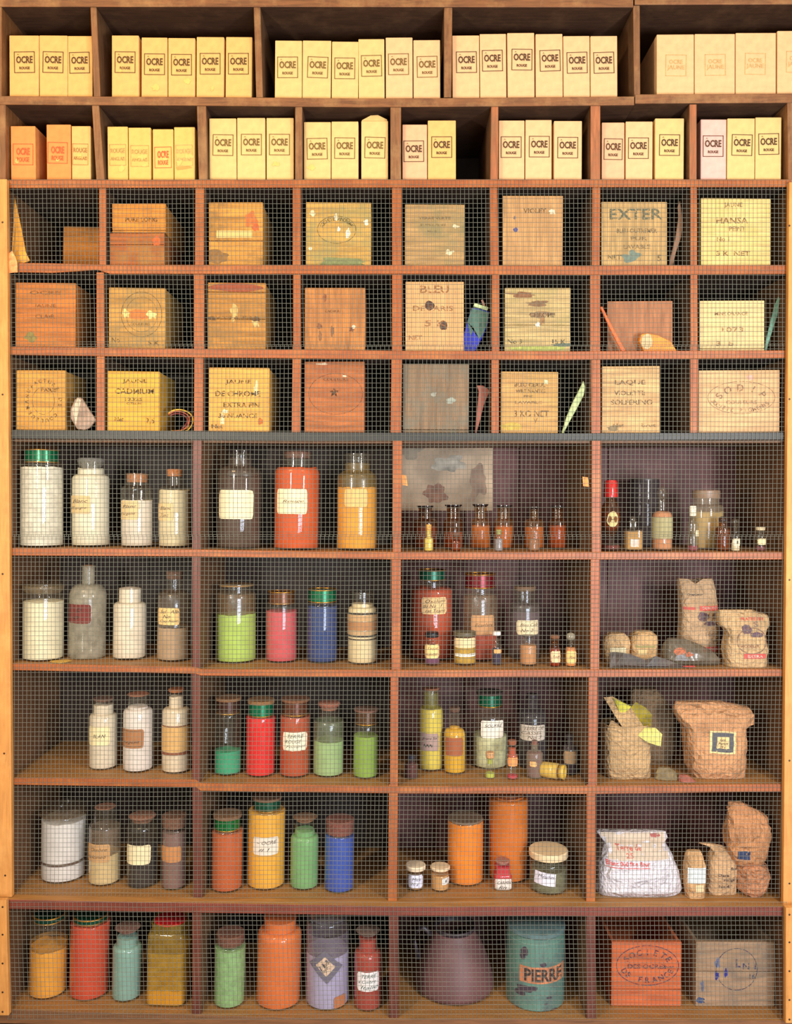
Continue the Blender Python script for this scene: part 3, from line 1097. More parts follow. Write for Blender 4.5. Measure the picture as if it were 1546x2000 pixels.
def crate(x0, x1, top, base, col, label, key, yf=0.018, depth=0.2, name='wooden_box', prints=(), splits=(), blotch=(90, 75, 45), amt=0.4, blobs=(), rz=0.0,
          knots=(), axis='x', inkc=(62, 46, 28), body_dark=1.0, dark=0.6, cat='box', group=None, lift=0.0, openbox=True, z=None, edge=None):
    s = scale_at(yf)
    X = (x0 + x1) / 2
    c = P(X, base, yf)
    zz = (shelf_z(key, c.x) + 0.0009 + lift) if z is None else z
    w = (x1 - x0) * s
    h = P(X, top, yf).z - zz
    t = thing(name, label, cat, (c.x, yf, zz), rz=rz, group=group, ry=shelf_tilt(key, c.x))
    col = (col[0], col[1] * 0.96, col[2] * 0.84) if x0 < 780 else tuple(v * 0.97 for v in col)  # warm lamp tint painted into the boxes left of centre
    front = wood('box_front_timber', col, axis, dark=dark * 0.8, blotch=tuple(v * 0.85 for v in blotch), amt=min(0.8, amt * 1.5), rough=0.75, scale=6)
    body = wood('box_side_timber', tuple(v * 0.9 for v in col), 'y', dark=dark, blotch=blotch, amt=amt, rough=0.75)
    cuts = [0.0] + [1 - q for q in sorted(splits, reverse=True)] + [1.0]
    ps = []
    for a, b in zip(cuts, cuts[1:]):
        ps.append(box(-w / 2, w / 2, 0, 0.012, a * h + (0.0006 if a else 0), b * h - (0.0006 if b < 1 else 0), 0.0016))
    fv, ff = merge(*ps)
    fv = [(x, y, zq + (0.0012 * noise.noise(Vector((x * 45, 0, zq * 10 + x0))) if zq > h * .9 else 0)) for x, y, zq in fv]
    fo = link_mesh('front_panel', fv, ff, front, t)
    k = 0.009
    bv = merge(box(-w / 2 + .001, -w / 2 + k, 0.0122, depth, 0, h - .002, 0.001), box(w / 2 - k, w / 2 - .001, 0.0122, depth, 0, h - .002, 0.001),
               box(-w / 2 + k, w / 2 - k, 0.0122, depth - k, 0, k), box(-w / 2 + k, w / 2 - k, depth - k, depth, 0, h - .003))
    link_mesh('box_body', bv[0], bv[1], body, t)

    def q(px, py):
        return (px - X) * s, (base - py) * s
    sf = None
    shapes = {}
    for pr in prints:
        kind = pr[0]
        ic = inkc
        if kind == 't':      # text, cx, cy, width, height
            _, txt, cx, cy, tw, th = pr[:6]
            if len(pr) > 6:
                ic = pr[6]
            a, b = q(cx, cy)
            sh = text2d(txt, a, b, w=tw * s, h=th * s, bold=0.02)
        elif kind == 'o':    # ellipse
            _, cx, cy, rx, rz_, th = pr[:6]
            if len(pr) > 6:
                ic = pr[6]
            a, b = q(cx, cy)
            sh = ring2d(a, b, rx * s, rz_ * s, th * s)
        elif kind == 'a':    # arc text: txt, cx, cy, rx, rz, h, a0, a1 (degrees)
            _, txt, cx, cy, rx, rz_, th, a0, a1 = pr[:9]
            if len(pr) > 9:
                ic = pr[9]
            a, b = q(cx, cy)
            sh = arc_text2d(txt, a, b, rx * s, rz_ * s, th * s, math.radians(a0), math.radians(a1), inward=(a1 > a0))
        elif kind == 'r':    # paper strip
            _, cx0, cx1, cy0, cy1, ic = pr[:6]
            a0_, b0_ = q(cx0, cy1)
            a1_, b1_ = q(cx1, cy0)
            g_ = grid2d(a0_, a1_, b0_, b1_, 10, 2, jag=0.001, seed=3)
            link_mesh('paper_strip', [(x, -0.0007, zq) for x, zq in g_[0]], g_[1], paper('strip_paper', ic), t)
            continue
        elif kind == 's':    # star
            _, cx, cy, r = pr[:4]
            a, b = q(cx, cy)
            V = [(a, b)]
            for i in range(10):
                rr = r * s * (1 if i % 2 == 0 else 0.45)
                V.append((a + rr * math.sin(i * PI / 5), b + rr * math.cos(i * PI / 5)))
            sh = (V, [(0, 1 + i, 1 + (i + 1) % 10) for i in range(10)])
        shapes.setdefault(tuple(ic), []).append(sh)
    for ic, lst in shapes.items():
        m2 = merge(*lst)
        V3 = [(max(-w / 2 + .001, min(w / 2 - .001, x)), -0.0006, zq) for x, zq in m2[0]]
        link_mesh('stamped_lettering', V3, m2[1], worn_ink(tuple(v * 0.85 for v in ic), 0.53), t)
    for bi, bl in enumerate(blobs):
        cx, cy, rx, rz_, bc = bl[:5]
        a, b = q(cx, cy)
        sh = blob2d(a, b, rx * s, rz_ * s, int(cx) % 50, jag=bl[5] if len(bl) > 5 else 0.6)
        V3 = [(max(-w / 2, min(w / 2, x)), -0.00025 - 0.00003 * bi, max(0, min(h, zq))) for x, zq in sh[0]]
        link_mesh('paint_stain', V3, sh[1], plain('stain', bc, rough=0.8, vary=0.3), t)
    for cx, cy, r in knots:
        a, b = q(cx, cy)
        sh = blob2d(a, b, r * s, r * s * 1.1, int(cx) % 50, jag=0.25)
        link_mesh('knot', [(x, -0.0005, zq) for x, zq in sh[0]], sh[1], plain('dark_knot', (70, 42, 24), rough=0.6, vary=0.3), t)
    return t


GR1 = 'wooden boxes in the pigeonholes'
# third shelf
crate(122, 192, 442, 513, (200, 130, 45), 'small dim ochre wooden box at the right of the first pigeonhole of the third shelf', 's3', yf=0.16, depth=0.14, group=GR1)
lo = crate(215, 321, 455, 512, (170, 95, 40), 'low brown wooden box under the PURE lettered box in the second pigeonhole', 's3', blotch=(190, 140, 60), splits=(0.35,), group=GR1,
           blobs=[(305, 462, 8, 9, (205, 95, 40))])
zt_ = lo.location.z + (P(268, 455, 0.018).z - lo.location.z) + 0.001
crate(219, 323, 397, 446, (212, 142, 52), 'orange-brown box lettered in dark capitals, lying on a low brown box', 's3', z=zt_, group=GR1,
      prints=[('t', 'PURE LONG', 276, 421, 62, 8, (90, 60, 25))], splits=(0.92,))
crate(408, 513, 395, 515, (212, 155, 70), 'yellow-brown wooden box with a pale paper strip and red stain across the front', 's3', group=GR1, splits=(0.6,), prints=[('r', 423, 493, 446, 460, (214, 184, 112)), ('t', 'JAUNE DE CHROME', 458, 453, 56, 4, (170, 120, 60))],
      blobs=[(491, 425, 12, 14, (210, 110, 50)), (425, 497, 22, 12, (140, 100, 50)), (500, 440, 8, 6, (205, 95, 45))])
crate(597, 724, 395, 514, (205, 165, 88), 'mould-green tinted wooden box with oval stamp and white paint specks', 's3', group=GR1, blotch=(165, 160, 95), amt=0.6,
      prints=[('o', 657, 443, 38, 27, 1.2, (110, 95, 50)), ('a', 'SOCIETE ANONYME', 657, 443, 31, 21, 7, 160, 20, (110, 95, 50))],
      blobs=[(678, 450, 5, 9, (235, 228, 200), 0.9), (661, 442, 3, 4, (240, 235, 215)), (714, 429, 4, 6, (230, 220, 190)), (655, 418, 3, 7, (225, 215, 185), 0.9), (610, 412, 5, 5, (220, 205, 160)),
             (665, 505, 52, 8, (125, 130, 80)), (606, 480, 3, 3, (235, 225, 190))])
crate(790, 906, 399, 514, (190, 150, 92), 'greyish tan wooden box with faint rows of lettering on the third shelf', 's3', group=GR1, blotch=(150, 140, 90), amt=0.6,
      prints=[('t', 'TERRE VERTE', 848, 420, 62, 5, (130, 105, 65)), ('t', 'SUPERFINE', 845, 433, 50, 4, (140, 112, 70)), ('t', 'No 5', 843, 446, 18, 4, (130, 105, 70))],
      blobs=[(888, 436, 6, 4, (220, 205, 165), 0.9), (876, 486, 8, 5, (215, 200, 160), 0.9)])
crate(981, 1098, 382, 517, (208, 158, 98), 'tall tan wooden box stencilled VIOLET with a blue ink spot', 's3', group=GR1, axis='z', blotch=(190, 140, 85),
      prints=[('t', 'VIOLET', 1043, 408, 44, 9, (95, 75, 50))], blobs=[(1006, 445, 4, 4, (75, 80, 130)), (1077, 410, 6, 5, (232, 215, 180)), (1004, 422, 2, 3, (110, 100, 110))])
crate(1174, 1302, 394, 515, (205, 165, 102), 'wooden box stencilled EXTER in large green-grey capitals', 's3', group=GR1, axis='z', blotch=(175, 145, 90),
      prints=[('t', 'EXTER', 1241, 413, 102, 21, (95, 110, 92)), ('t', 'BLEU OUTREMER', 1243, 445, 78, 9, (130, 110, 80)), ('t', 'PUR', 1247, 460, 32, 7, (130, 110, 80)),
              ('t', 'LAVABLE', 1243, 476, 52, 8, (140, 115, 78)), ('t', 'NET', 1200, 496, 26, 9, (105, 95, 65)), ('t', '5', 1287, 498, 9, 12, (120, 100, 65))],
      blobs=[(1232, 494, 14, 9, (110, 125, 110), 0.8)])
crate(1368, 1505, 387, 514, (238, 205, 128), 'pale yellow wooden box stencilled JAUNE HANSA in the last pigeonhole', 's3', group=GR1, blotch=(225, 205, 110), amt=0.5, dark=0.78, rz=math.radians(1.2), depth=0.17,
      prints=[('t', 'JAUNE', 1431, 396, 36, 11, (150, 115, 70)), ('t', 'HANSA', 1429, 425, 62, 12, (150, 110, 65)), ('t', 'PEINT', 1439, 441, 32, 9, (165, 125, 75)),
              ('t', 'No 1', 1411, 461, 24, 9, (165, 125, 75)), ('t', '3 K  NET', 1431, 489, 66, 9, (145, 100, 55))])
# fourth shelf
crate(30, 147, 552, 677, (198, 120, 50), 'orange-brown wooden box, front lettering nearly worn off, leftmost on the fourth shelf', 's4', group=GR1, blotch=(180, 125, 55),
      prints=[('t', 'OCRE', 88, 570, 60, 7, (150, 92, 42)), ('t', 'JAUNE', 88, 596, 42, 8, (145, 88, 42)), ('t', 'CLAIR', 88, 616, 38, 8, (145, 88, 42))],
      blobs=[(60, 657, 11, 8, (135, 120, 60))])
crate(212, 322, 562, 680, (196, 150, 78), 'wooden box with round stamp half hidden by a torn orange label', 's4', group=GR1, blotch=(160, 135, 80), amt=0.5,
      prints=[('o', 276, 613, 40, 44, 1.1, (115, 92, 50)), ('o', 276, 613, 31, 34, 0.8, (125, 100, 55)), ('t', 'COULEURS', 273, 632, 38, 5, (110, 88, 50)), ('t', 'No', 226, 663, 16, 10, (120, 95, 55)), ('t', '5 K', 300, 668, 22, 8, (110, 88, 50))],
      blobs=[(270, 613, 28, 9, (205, 115, 50), 0.3), (246, 612, 6, 8, (232, 200, 120)), (296, 614, 9, 7, (232, 210, 130), 0.7)])
crate(405, 518, 552, 682, (190, 135, 60), 'wooden box split across its front under a reddish top strip', 's4', group=GR1, splits=(0.14, 0.54), blotch=(160, 120, 60), amt=0.5,
      blobs=[(457, 612, 7, 15, (200, 165, 95), 0.9), (500, 628, 7, 8, (205, 175, 110), 0.9), (460, 561, 52, 8, (150, 72, 40), 0.15), (412, 622, 10, 3, (90, 62, 35)), (500, 622, 9, 4, (90, 62, 35))],
      prints=[('t', 'EXTRA FIN', 455, 620, 88, 7, (140, 98, 45))])
crate(594, 712, 562, 683, (190, 128, 70), 'reddish tan wooden box with small dark scuffs and upright battens', 's4', group=GR1, axis='z', blotch=(170, 110, 60),
      prints=[('t', 'CACHOU', 649, 606, 30, 5, (110, 75, 45))], blobs=[(633, 580, 4, 8, (140, 85, 50)), (623, 636, 5, 6, (125, 80, 50)), (648, 645, 4, 8, (120, 85, 60)), (686, 641, 4, 4, (110, 70, 45)), (690, 636, 3, 4, (235, 220, 190)), (625, 655, 3, 9, (130, 88, 55))])
crate(791, 905, 550, 683, (222, 170, 110), 'light wooden box with two large dark knots in the front', 's4', group=GR1, axis='z', blotch=(205, 175, 105), amt=0.4, dark=0.8,
      knots=[(838, 594, 9), (865, 632, 8)], prints=[('t', 'BLEU', 848, 562, 56, 15, (165, 112, 65)), ('t', 'DE PARIS', 845, 599, 78, 10, (170, 118, 70)), ('t', '5 K', 850, 628, 42, 12, (175, 122, 75)), ('t', 'NET', 811, 656, 26, 9, (175, 122, 75))])
crate(985, 1113, 562, 684, (205, 175, 115), 'cracked wooden box with green-tinted base and dark gouged corner', 's4', group=GR1, blotch=(180, 165, 95), amt=0.5, splits=(0.58,),
      blobs=[(1020, 573, 26, 5, (130, 88, 55), 0.9), (1045, 590, 22, 7, (125, 95, 65), 0.9), (1052, 611, 20, 5, (140, 110, 75), 0.9), (1058, 622, 5, 12, (150, 110, 70), 0.9), (1050, 631, 5, 4, (235, 228, 195), 0.8),
             (1045, 677, 60, 5, (165, 170, 85), 0.4), (1095, 670, 22, 4, (95, 110, 95), 0.8)],
      prints=[('t', 'No 3', 1005, 664, 28, 9, (85, 75, 55)), ('t', '15 K', 1091, 664, 26, 9, (85, 75, 55)), ('t', 'CHROME', 1058, 612, 50, 9, (110, 90, 65))])
crate(1186, 1313, 588, 683, (186, 122, 78), 'low brown wooden box behind an orange stick and orange packet', 's4', group=GR1, axis='z', blotch=(170, 105, 65), yf=0.05, depth=0.16)
crate(1366, 1492, 587, 682, (238, 205, 140), 'low pale yellow wooden box stencilled ORANGE 1073', 's4', group=GR1, dark=0.82, blotch=(225, 195, 140), amt=0.4, splits=(0.94,),
      prints=[('t', 'MINE ORANGE', 1427, 609, 64, 7, (160, 120, 75)), ('t', '1073', 1430, 640, 42, 10, (175, 135, 90)), ('t', '3  b', 1415, 667, 34, 9, (165, 125, 80))])
# fifth shelf
crate(32, 127, 723, 840, (214, 158, 72), 'ochre wooden box with a circular stamp, leftmost on the fifth shelf', 's5', group=GR1, blotch=(200, 150, 60), depth=0.15,
      prints=[('o', 85, 783, 22, 27, 0.9, (120, 88, 45)), ('a', 'MANUFACTURE DE COULEURS', 85, 783, 33, 39, 7, 200, -160, (95, 70, 35)), ('t', 'PARIS', 95, 762, 30, 7, (120, 85, 42))])
crate(209, 311, 725, 840, (226, 172, 62), 'bright yellow wooden box printed JAUNE CADMIUM', 's5', group=GR1, blotch=(230, 190, 70), dark=0.75, depth=0.16,
      prints=[('t', 'JAUNE', 263, 744, 48, 9, (75, 55, 25)), ('t', 'CADMIUM', 262, 763, 76, 11, (80, 58, 28)), ('t', '12325', 261, 779, 34, 6, (90, 65, 30)), ('t', 'CITRON', 261, 787, 28, 4, (100, 70, 32)), ('t', 'Net', 233, 818, 18, 9, (95, 68, 30)), ('t', '2,5', 293, 821, 18, 12, (95, 68, 30))])
crate(407, 525, 718, 838, (226, 174, 88), 'yellow pine box printed JAUNE DE CHROME EXTRA FIN with white splashes', 's5', group=GR1, blotch=(220, 150, 70), dark=0.78,
      prints=[('t', 'JAUNE', 465, 742, 50, 10, (80, 62, 32)), ('t', 'DE CHROME', 464, 764, 88, 11, (85, 65, 35)), ('t', 'EXTRA FIN', 471, 786, 70, 10, (90, 70, 38)), ('t', '3e NUANCE', 464, 807, 76, 9, (105, 80, 42)), ('t', 'Net', 424, 828, 22, 8, (80, 62, 32))],
      blobs=[(439, 799, 5, 4, (240, 225, 180)), (434, 815, 3, 15, (235, 215, 165), 0.9), (500, 755, 4, 12, (230, 210, 160), 0.9), (508, 818, 5, 7, (180, 100, 40), 0.5)], knots=[])
crate(594, 711, 706, 845, (180, 108, 58), 'red-brown wooden box stamped with a small star inside an oval', 's5', group=GR1, blotch=(165, 90, 50), amt=0.5,
      prints=[('s', 652, 767, 10, ), ('o', 655, 770, 53, 40, 0.9, (120, 72, 42)), ('t', 'COULEURS', 655, 742, 48, 6, (125, 75, 42))], blobs=[(630, 712, 10, 2, (220, 195, 160), 0.9), (672, 735, 5, 2, (220, 195, 160), 0.9)])
crate(786, 915, 711, 845, (140, 112, 82), 'large grey-brown wooden box with all markings worn away', 's5', group=GR1, blotch=(120, 125, 110), amt=0.5, axis='z', splits=(0.955,),
      blobs=[(878, 782, 10, 6, (150, 155, 140), 0.9), (845, 770, 6, 5, (145, 145, 130), 0.9)])
crate(977, 1089, 726, 845, (210, 160, 92), 'wooden box printed with rows of small black capitals and 3 KO NET', 's5', group=GR1, blotch=(200, 160, 75), depth=0.16,
      prints=[('t', 'BLEU CERUL', 1034, 751, 60, 7, (110, 85, 60)), ('t', 'VERT NANTES', 1035, 763, 58, 7, (110, 85, 60)), ('t', 'FINE', 1031, 773, 18, 4, (130, 100, 65)), ('t', 'LAVABLE', 1031, 785, 52, 6, (150, 118, 78)),
              ('t', '3 KO NET', 1037, 807, 68, 13, (130, 98, 62)), ('t', 'V', 1045, 820, 8, 9, (140, 108, 70))], blobs=[(1065, 745, 5, 4, (215, 210, 160)), (1000, 832, 22, 7, (190, 160, 70), 0.3)])
crate(1175, 1288, 715, 842, (222, 178, 118), 'pale grained wooden box printed LAQUE VIOLETTE SOLFERINO', 's5', group=GR1, blotch=(200, 150, 95), dark=0.62,
      prints=[('t', 'LAQUE', 1230, 744, 60, 11, (120, 95, 62)), ('t', 'VIOLETTE', 1229, 764, 60, 9, (115, 92, 62)), ('t', 'SOLFERINO', 1233, 782, 82, 10, (120, 95, 62)), ('t', 'Net', 1207, 827, 22, 7, (135, 105, 68)), ('t', 'brut', 1266, 827, 28, 7, (150, 118, 78))],
      blobs=[(1195, 832, 12, 6, (130, 112, 80), 0.8)])
crate(1364, 1522, 723, 843, (226, 180, 126), 'widest pale wooden box with a large oval stamp reading SODIP', 's5', group=GR1, blotch=(215, 165, 110), dark=0.75,
      prints=[('o', 1447, 775, 66, 32, 1.1, (150, 118, 88)), ('a', 'SODIP', 1447, 783, 48, 27, 14, 155, 30, (150, 118, 90)), ('a', 'SOCIETE PIGMENTS', 1447, 773, 58, 27, 8, 200, 330, (165, 130, 98)), ('t', 'COULEURS', 1447, 784, 60, 7, (175, 140, 105))],
      blobs=[(1464, 736, 6, 5, (230, 160, 140))])
# bottom tier
crate(1192, 1330, 1840, 1981, (214, 104, 50), 'open red-orange wooden box with oval stamp on the lowest shelf', 's10', yf=0.03, depth=0.26, group='open boxes on the lowest shelf', blotch=(215, 110, 55), amt=0.5, splits=(0.74,),
      prints=[('o', 1263, 1900, 62, 40, 1.6, (70, 60, 90)), ('a', 'SOCIETE', 1263, 1901, 48, 27, 12, 150, 30, (85, 60, 80)), ('t', 'DES OCRES', 1262, 1902, 76, 9, (85, 60, 80)), ('t', 'Net', 1306, 1902, 20, 6, (85, 60, 80)),
              ('a', 'DE FRANCE', 1263, 1899, 50, 30, 11, 205, 335, (75, 60, 85))])
crate(1357, 1513, 1840, 1986, (176, 140, 104), 'open grey-brown wooden box with round blue stamp on the lowest shelf', 's10', yf=0.03, depth=0.26, group='open boxes on the lowest shelf', blotch=(136, 118, 100), amt=0.5, splits=(0.46,),
      prints=[('o', 1437, 1912, 41, 42, 1.4, (60, 62, 95)), ('t', 'L', 1440, 1900, 10, 16, (55, 65, 120)), ('t', 'N 1', 1462, 1906, 26, 12, (70, 75, 110)), ('t', '16', 1468, 1926, 12, 10, (75, 75, 100))],
      blobs=[(1398, 1925, 5, 6, (40, 45, 130), 0.8), (1416, 1920, 3, 9, (40, 45, 130), 0.9), (1368, 1975, 8, 6, (60, 75, 110), 0.9), (1370, 1945, 3, 10, (80, 90, 120), 0.9), (1400, 1900, 6, 8, (100, 105, 130), 0.8)])
# ------------------------------------------------------------------ jars and bottles
G_CLEAR = glass('clear_glass')
G_DUSTY = glass('dusty_glass', dust=0.22, dustcol=(170, 150, 120))
G_FROST = glass('frosted_glass', tint=(0.85, 0.84, 0.76), dust=0.42, dustcol=(185, 175, 150), rough=0.12)
G_AMBER = glass('amber_glass', tint=(0.66, 0.42, 0.24), dust=0.2, dustcol=(110, 62, 34))
DARKG = plain('dark_stopper_glass', (38, 28, 28), rough=0.08, vary=0.1)
G_DARK = glass('smoky_glass', tint=(0.5, 0.46, 0.46), dust=0.3, dustcol=(95, 85, 85))
INKS = {'k': (45, 38, 32), 'b': (95, 70, 45), 'g': (60, 90, 80), 'r': (200, 60, 50)}


def zone_profile(hw, h, ys, nh, nt, sr, br=0.004):
    """outer wall from base to mouth: hw body radius, ys shoulder height, nh neck radius, nt top height, sr = how far the shoulder rounds"""
    pr = [(0, 0.0), (hw - br, 0.0), (hw - br * 0.3, br * 0.3), (hw, br)]
    if nh is None:
        pr += [(hw, ys - sr)]
        pr += [(hw, h)]
        return pr
    n = 6
    for i in range(n + 1):
        a = (PI / 2) * i / n
        pr.append((nh + (hw - nh) * math.cos(a) ** 0.8 if i < n else nh, ys - sr + sr * math.sin(a)))
    if nt > ys + 0.001:
        pr += [(nh, ys + 0.001), (nh, nt - 0.004), (nh + 0.0018, nt - 0.0025), (nh + 0.0018, nt - 0.0008), (nh, nt)]
    return pr


def jar(name, label, x0, x1, base, ys, neck=None, top=None, fill=None, col=(200, 200, 200), lid=None, labels=(), key='s6', yf=None, mat=None, sr=None, seg=40,
        cat='jar', group=None, lumpy=0.0, sq=0.0, residue=None, layers=(), bands=(), tilt=0.0, mound=0.0, contents='pigment_powder'):
    """x0, x1 body sides; base, ys, top, fill = pixel rows; neck = (x0, x1)"""
    sy = SHELF[key][1]
    if yf is None:
        X0 = P((x0 + x1) / 2, base, 0).x
        zs = shelf_z(key, X0)
        d = ray((x0 + x1) / 2, base)
        t = (zs - CAM.z) / d.z
        yf = CAM.y + d.y * t
        yf = max(sy + 0.022, min(0.20, yf))
    px = (x0 + x1) / 2
    s = scale_at(yf)
    hw = (x1 - x0) / 2 * s
    yf = max(sy + 0.012, min(yf, depth_cap(key, x0, x1) - hw))
    yc = yf + hw
    s = scale_at(yf + hw * 0.5)
    hw = (x1 - x0) / 2 * s
    c = P(px, base, yf + hw * 0.5)
    k = scale_at(yc) / s
    X = CAM.x + (c.x - CAM.x) * (yc - CAM.y) / (yf + hw * 0.5 - CAM.y)
    z = shelf_z(key, X) + 0.001
    s = scale_at(yc)
    hw = (x1 - x0) / 2 * s * 0.995
    zc = z                                 # heights measured on the plane of the jar axis

    def H(py):
        return P(px, py, yc).z - z

    def HF(py):                            # seen on the front of the glass
        return P(px, py, yc - hw).z - z

    def HT(py, r):                         # the highest point seen of a disc of radius r
        return min(P(px, py, yc - r).z, P(px, py, yc + r).z) - z
    top_ = top if top is not None else ys
    wide = neck is None or (neck[1] - neck[0]) > 0.8 * (x1 - x0)
    h = HF(top_) if wide else H(top_)
    hs = HF(ys) if wide else H(ys)
    if lid:
        zl = HF(lid[4]) if wide else P(px, lid[4], yc - (lid[2] - lid[1]) / 2 * s).z - z
        h = max(h, zl + 0.002) if wide else max(h, hs + 0.003)
    sr_ = (sr if sr is not None else min(10, (x1 - x0) * 0.16)) * s
    nh = (neck[1] - neck[0]) / 2 * s if neck else None
    t = thing(name, label, cat, (X, yc, z), group=group, ry=tilt + shelf_tilt(key, X))
    br = min(0.005, hw * 0.2)
    prof = zone_profile(hw, h, hs, nh, h, sr_, br)
    V, F = lathe(prof, seg, sq=sq)
    link_mesh('glass_body', V, F, mat or G_CLEAR, t, smooth=True, sharp=50)
    surf = Surf(V, F)
    g = 0.0016 if hw > 0.012 else 0.0009
    outer = []

    def r_at(zz):
        for (ra, za), (rb, zb_) in zip(prof[1:], prof[2:]):
            if za - 1e-9 <= zz <= zb_ + 1e-9 and zb_ > za:
                return ra + (rb - ra) * (zz - za) / (zb_ - za)
        return prof[-1][0]

    def inner(za, zb_, gap, name_, m, mound_=0.0):
        pts = [(0, za)]
        zs_ = sorted({za} | {zz for r, zz in prof if za < zz < zb_} | {zb_} | {za + (zb_ - za) * i / 8 for i in range(9)})
        for zz in zs_:
            pts.append((max(0.001, r_at(max(zz, 0.0006)) - gap), zz))
        rt = pts[-1][0]
        pts += [(rt * 0.6, zb_ + mound_ * 0.6), (rt * 0.25, zb_ + mound_), (0, zb_ + mound_)]
        v, f = lathe(pts, seg, sq=sq)
        if zb_ < h - 0.004:
            w = []
            for x, y, zz in v:
                if zz > zb_ - 0.0008:
                    zz += 0.004 * min(1.0, hw / 0.03) * noise.noise(Vector((x * 45 + hw * 900, y * 45, 2.0)))
                w.append((x, y, zz))
            v = w
        return link_mesh(name_, v, f, m, t, smooth=True, sharp=45)
    if fill is not None:
        hf = min(HF(fill), h - 0.002)
        inner(0.0042 if hw > 0.02 else g, hf, g, contents, powder('pigment', col, lumpy), mound * s)
    for (fa, fb, cc) in layers:
        inner(HF(fa) + 0.001, HF(fb), g * 1.15, 'pigment_layer', powder('pigment', cc, lumpy))
    if residue is not None:                # pigment dust clinging inside above the level
        rt, rc, am = residue
        za = (HF(fill) if fill is not None else g * 2) + 0.001
        zb_ = max(za + 0.004, min(H(rt), h - 0.003))
        pts = [(max(0.001, r_at(za + (zb_ - za) * i / 10) - g), za + (zb_ - za) * i / 10) for i in range(11)]
        v, f = lathe(pts, seg, sq=sq)
        link_mesh('dust_film', v, f, glass('pigment_film', tint=(0.9, 0.9, 0.88), dust=am, dustcol=rc, rough=0.3), t, smooth=True)
    for (ba, bb, bc) in bands:             # paper bands right round
        v, f = lathe([(hw + 0.0006, HF(bb)), (hw + 0.0006, HF(ba))], seg, sq=sq)
        link_mesh('paper_band', v, f, paper('band_paper', bc), t, smooth=True)
    # lids
    if lid:
        kind = lid[0]
        a, b, ya, yb_ = lid[1:5]
        lc = lid[5] if len(lid) > 5 else None
        rl = (b - a) / 2 * s
        z0 = P(px, yb_, yc - rl).z - z
        z1 = max(z0 + 0.004, (P(px, ya, yc - rl).z - z) if (kind == 'band' and len(lid) > 6) else HT(ya, rl))
        if kind == 'cork':
            v, f = lathe([(0, z0), (rl * 0.9, z0), (rl * 0.95, z0 + 0.001), (rl, z1 - 0.0015), (rl - 0.0012, z1), (0, z1)], 32)
            link_mesh('cork', v, f, CORK(lc or (150, 95, 55)), t, smooth=True, sharp=40)
        elif kind == 'knob':               # mushroom cork wider than the neck
            zm_ = z0 + (z1 - z0) * 0.25
            v, f = lathe([(0, z0 - 0.006), (rl * 0.7, z0 - 0.006), (rl * 0.72, z0), (rl * 0.9, zm_), (rl, zm_ + (z1 - zm_) * 0.5), (rl * 0.95, z1 - 0.002), (rl * 0.8, z1), (0, z1)], 32)
            link_mesh('cork', v, f, CORK(lc or (140, 85, 55)), t, smooth=True, sharp=50)
        elif kind == 'band':               # foil band with gilt rims and a cork or gilt top
            v, f = lathe([(0, z0 + 0.001), (rl - 0.001, z0 + 0.001), (rl - 0.001, z1 - 0.002), (0, z1 - 0.002)], 40)
            lo_ = link_mesh('lid', v, f, plain('foil_lid', lc, rough=0.25, metal=0.4, vary=0.25), t, smooth=True, sharp=40)
            rr = 0.0014
            for zz, r2 in ((z0 + rr, rl), (z1 - rr, rl + 0.001)):
                v, f = lathe([(r2 - 0.003, zz - rr), (r2, zz - rr), (r2 + rr, zz), (r2, zz + rr), (r2 - 0.003, zz + rr)], 40)
                link_mesh('gilt_rim', v, f, GOLD, lo_, smooth=True)
            tc = lid[6] if len(lid) > 6 else None
            if tc:                          # cork disc on the top of the lid
                v, f = lathe([(0, z1 - .002), (rl + 0.003, z1 - .002), (rl + 0.003, z1 + lid[7] * s), (0, z1 + lid[7] * s)], 32)
                link_mesh('lid_top', v, f, CORK(tc), t, smooth=True, sharp=40)
        elif kind == 'cap':
            v, f = lathe([(0, z0), (rl - 0.0006, z0), (rl, z0 + 0.001), (rl, z1 - 0.0025), (rl - 0.002, z1 - 0.0003), (rl * 0.8, z1), (0, z1)], 40)
            link_mesh('cap', v, f, plain('cap', lc, rough=0.4, vary=0.1), t, smooth=True, sharp=40)
        elif kind == 'film':               # cellophane gathered over the mouth
            v, f = loft([(z0, rl * 0.92, rl * 0.92, 0, 0), (z0 + (z1 - z0) * .4, rl * 1.0, rl, 0, 0), (z1 - 0.003, rl * 1.04, rl * 1.04, 0, 0), (z1, rl * 0.85, rl * 0.85, 0, 0)], power=2, amp=0.003, freq=70, seed=x0, cap_bot=False)
            link_mesh('film_cover', v, f, glass('cellophane', tint=(0.72, 0.66, 0.55), dust=0.35, dustcol=lc or (150, 125, 90), rough=0.15), t, smooth=True)
        elif kind == 'stopper':            # ground glass stopper: plug and flat disc
            v, f = lathe([(0, z0), (rl * 0.45, z0), (rl * 0.5, z0 + (z1 - z0) * 0.6), (rl, z1 - 0.003), (rl, z1 - 0.0006), (0, z1)], 28)
            link_mesh('stopper', v, f, lid[6] if len(lid) > 6 else (mat or G_CLEAR), t, smooth=True, sharp=40)
        elif kind == 'ball':
            r = rl
            zc_ = (z0 + z1) / 2
            hh = (z1 - z0) / 2
            v, f = lathe([(0, zc_ - hh)] + [(r * math.cos(q), zc_ + hh * math.sin(q)) for q in [(-70 + 14 * i) * PI / 180 for i in range(11)]] + [(0, zc_ + hh)], 24)
            link_mesh('stopper', v, f, lid[6] if len(lid) > 6 else (mat or G_CLEAR), t, smooth=True)
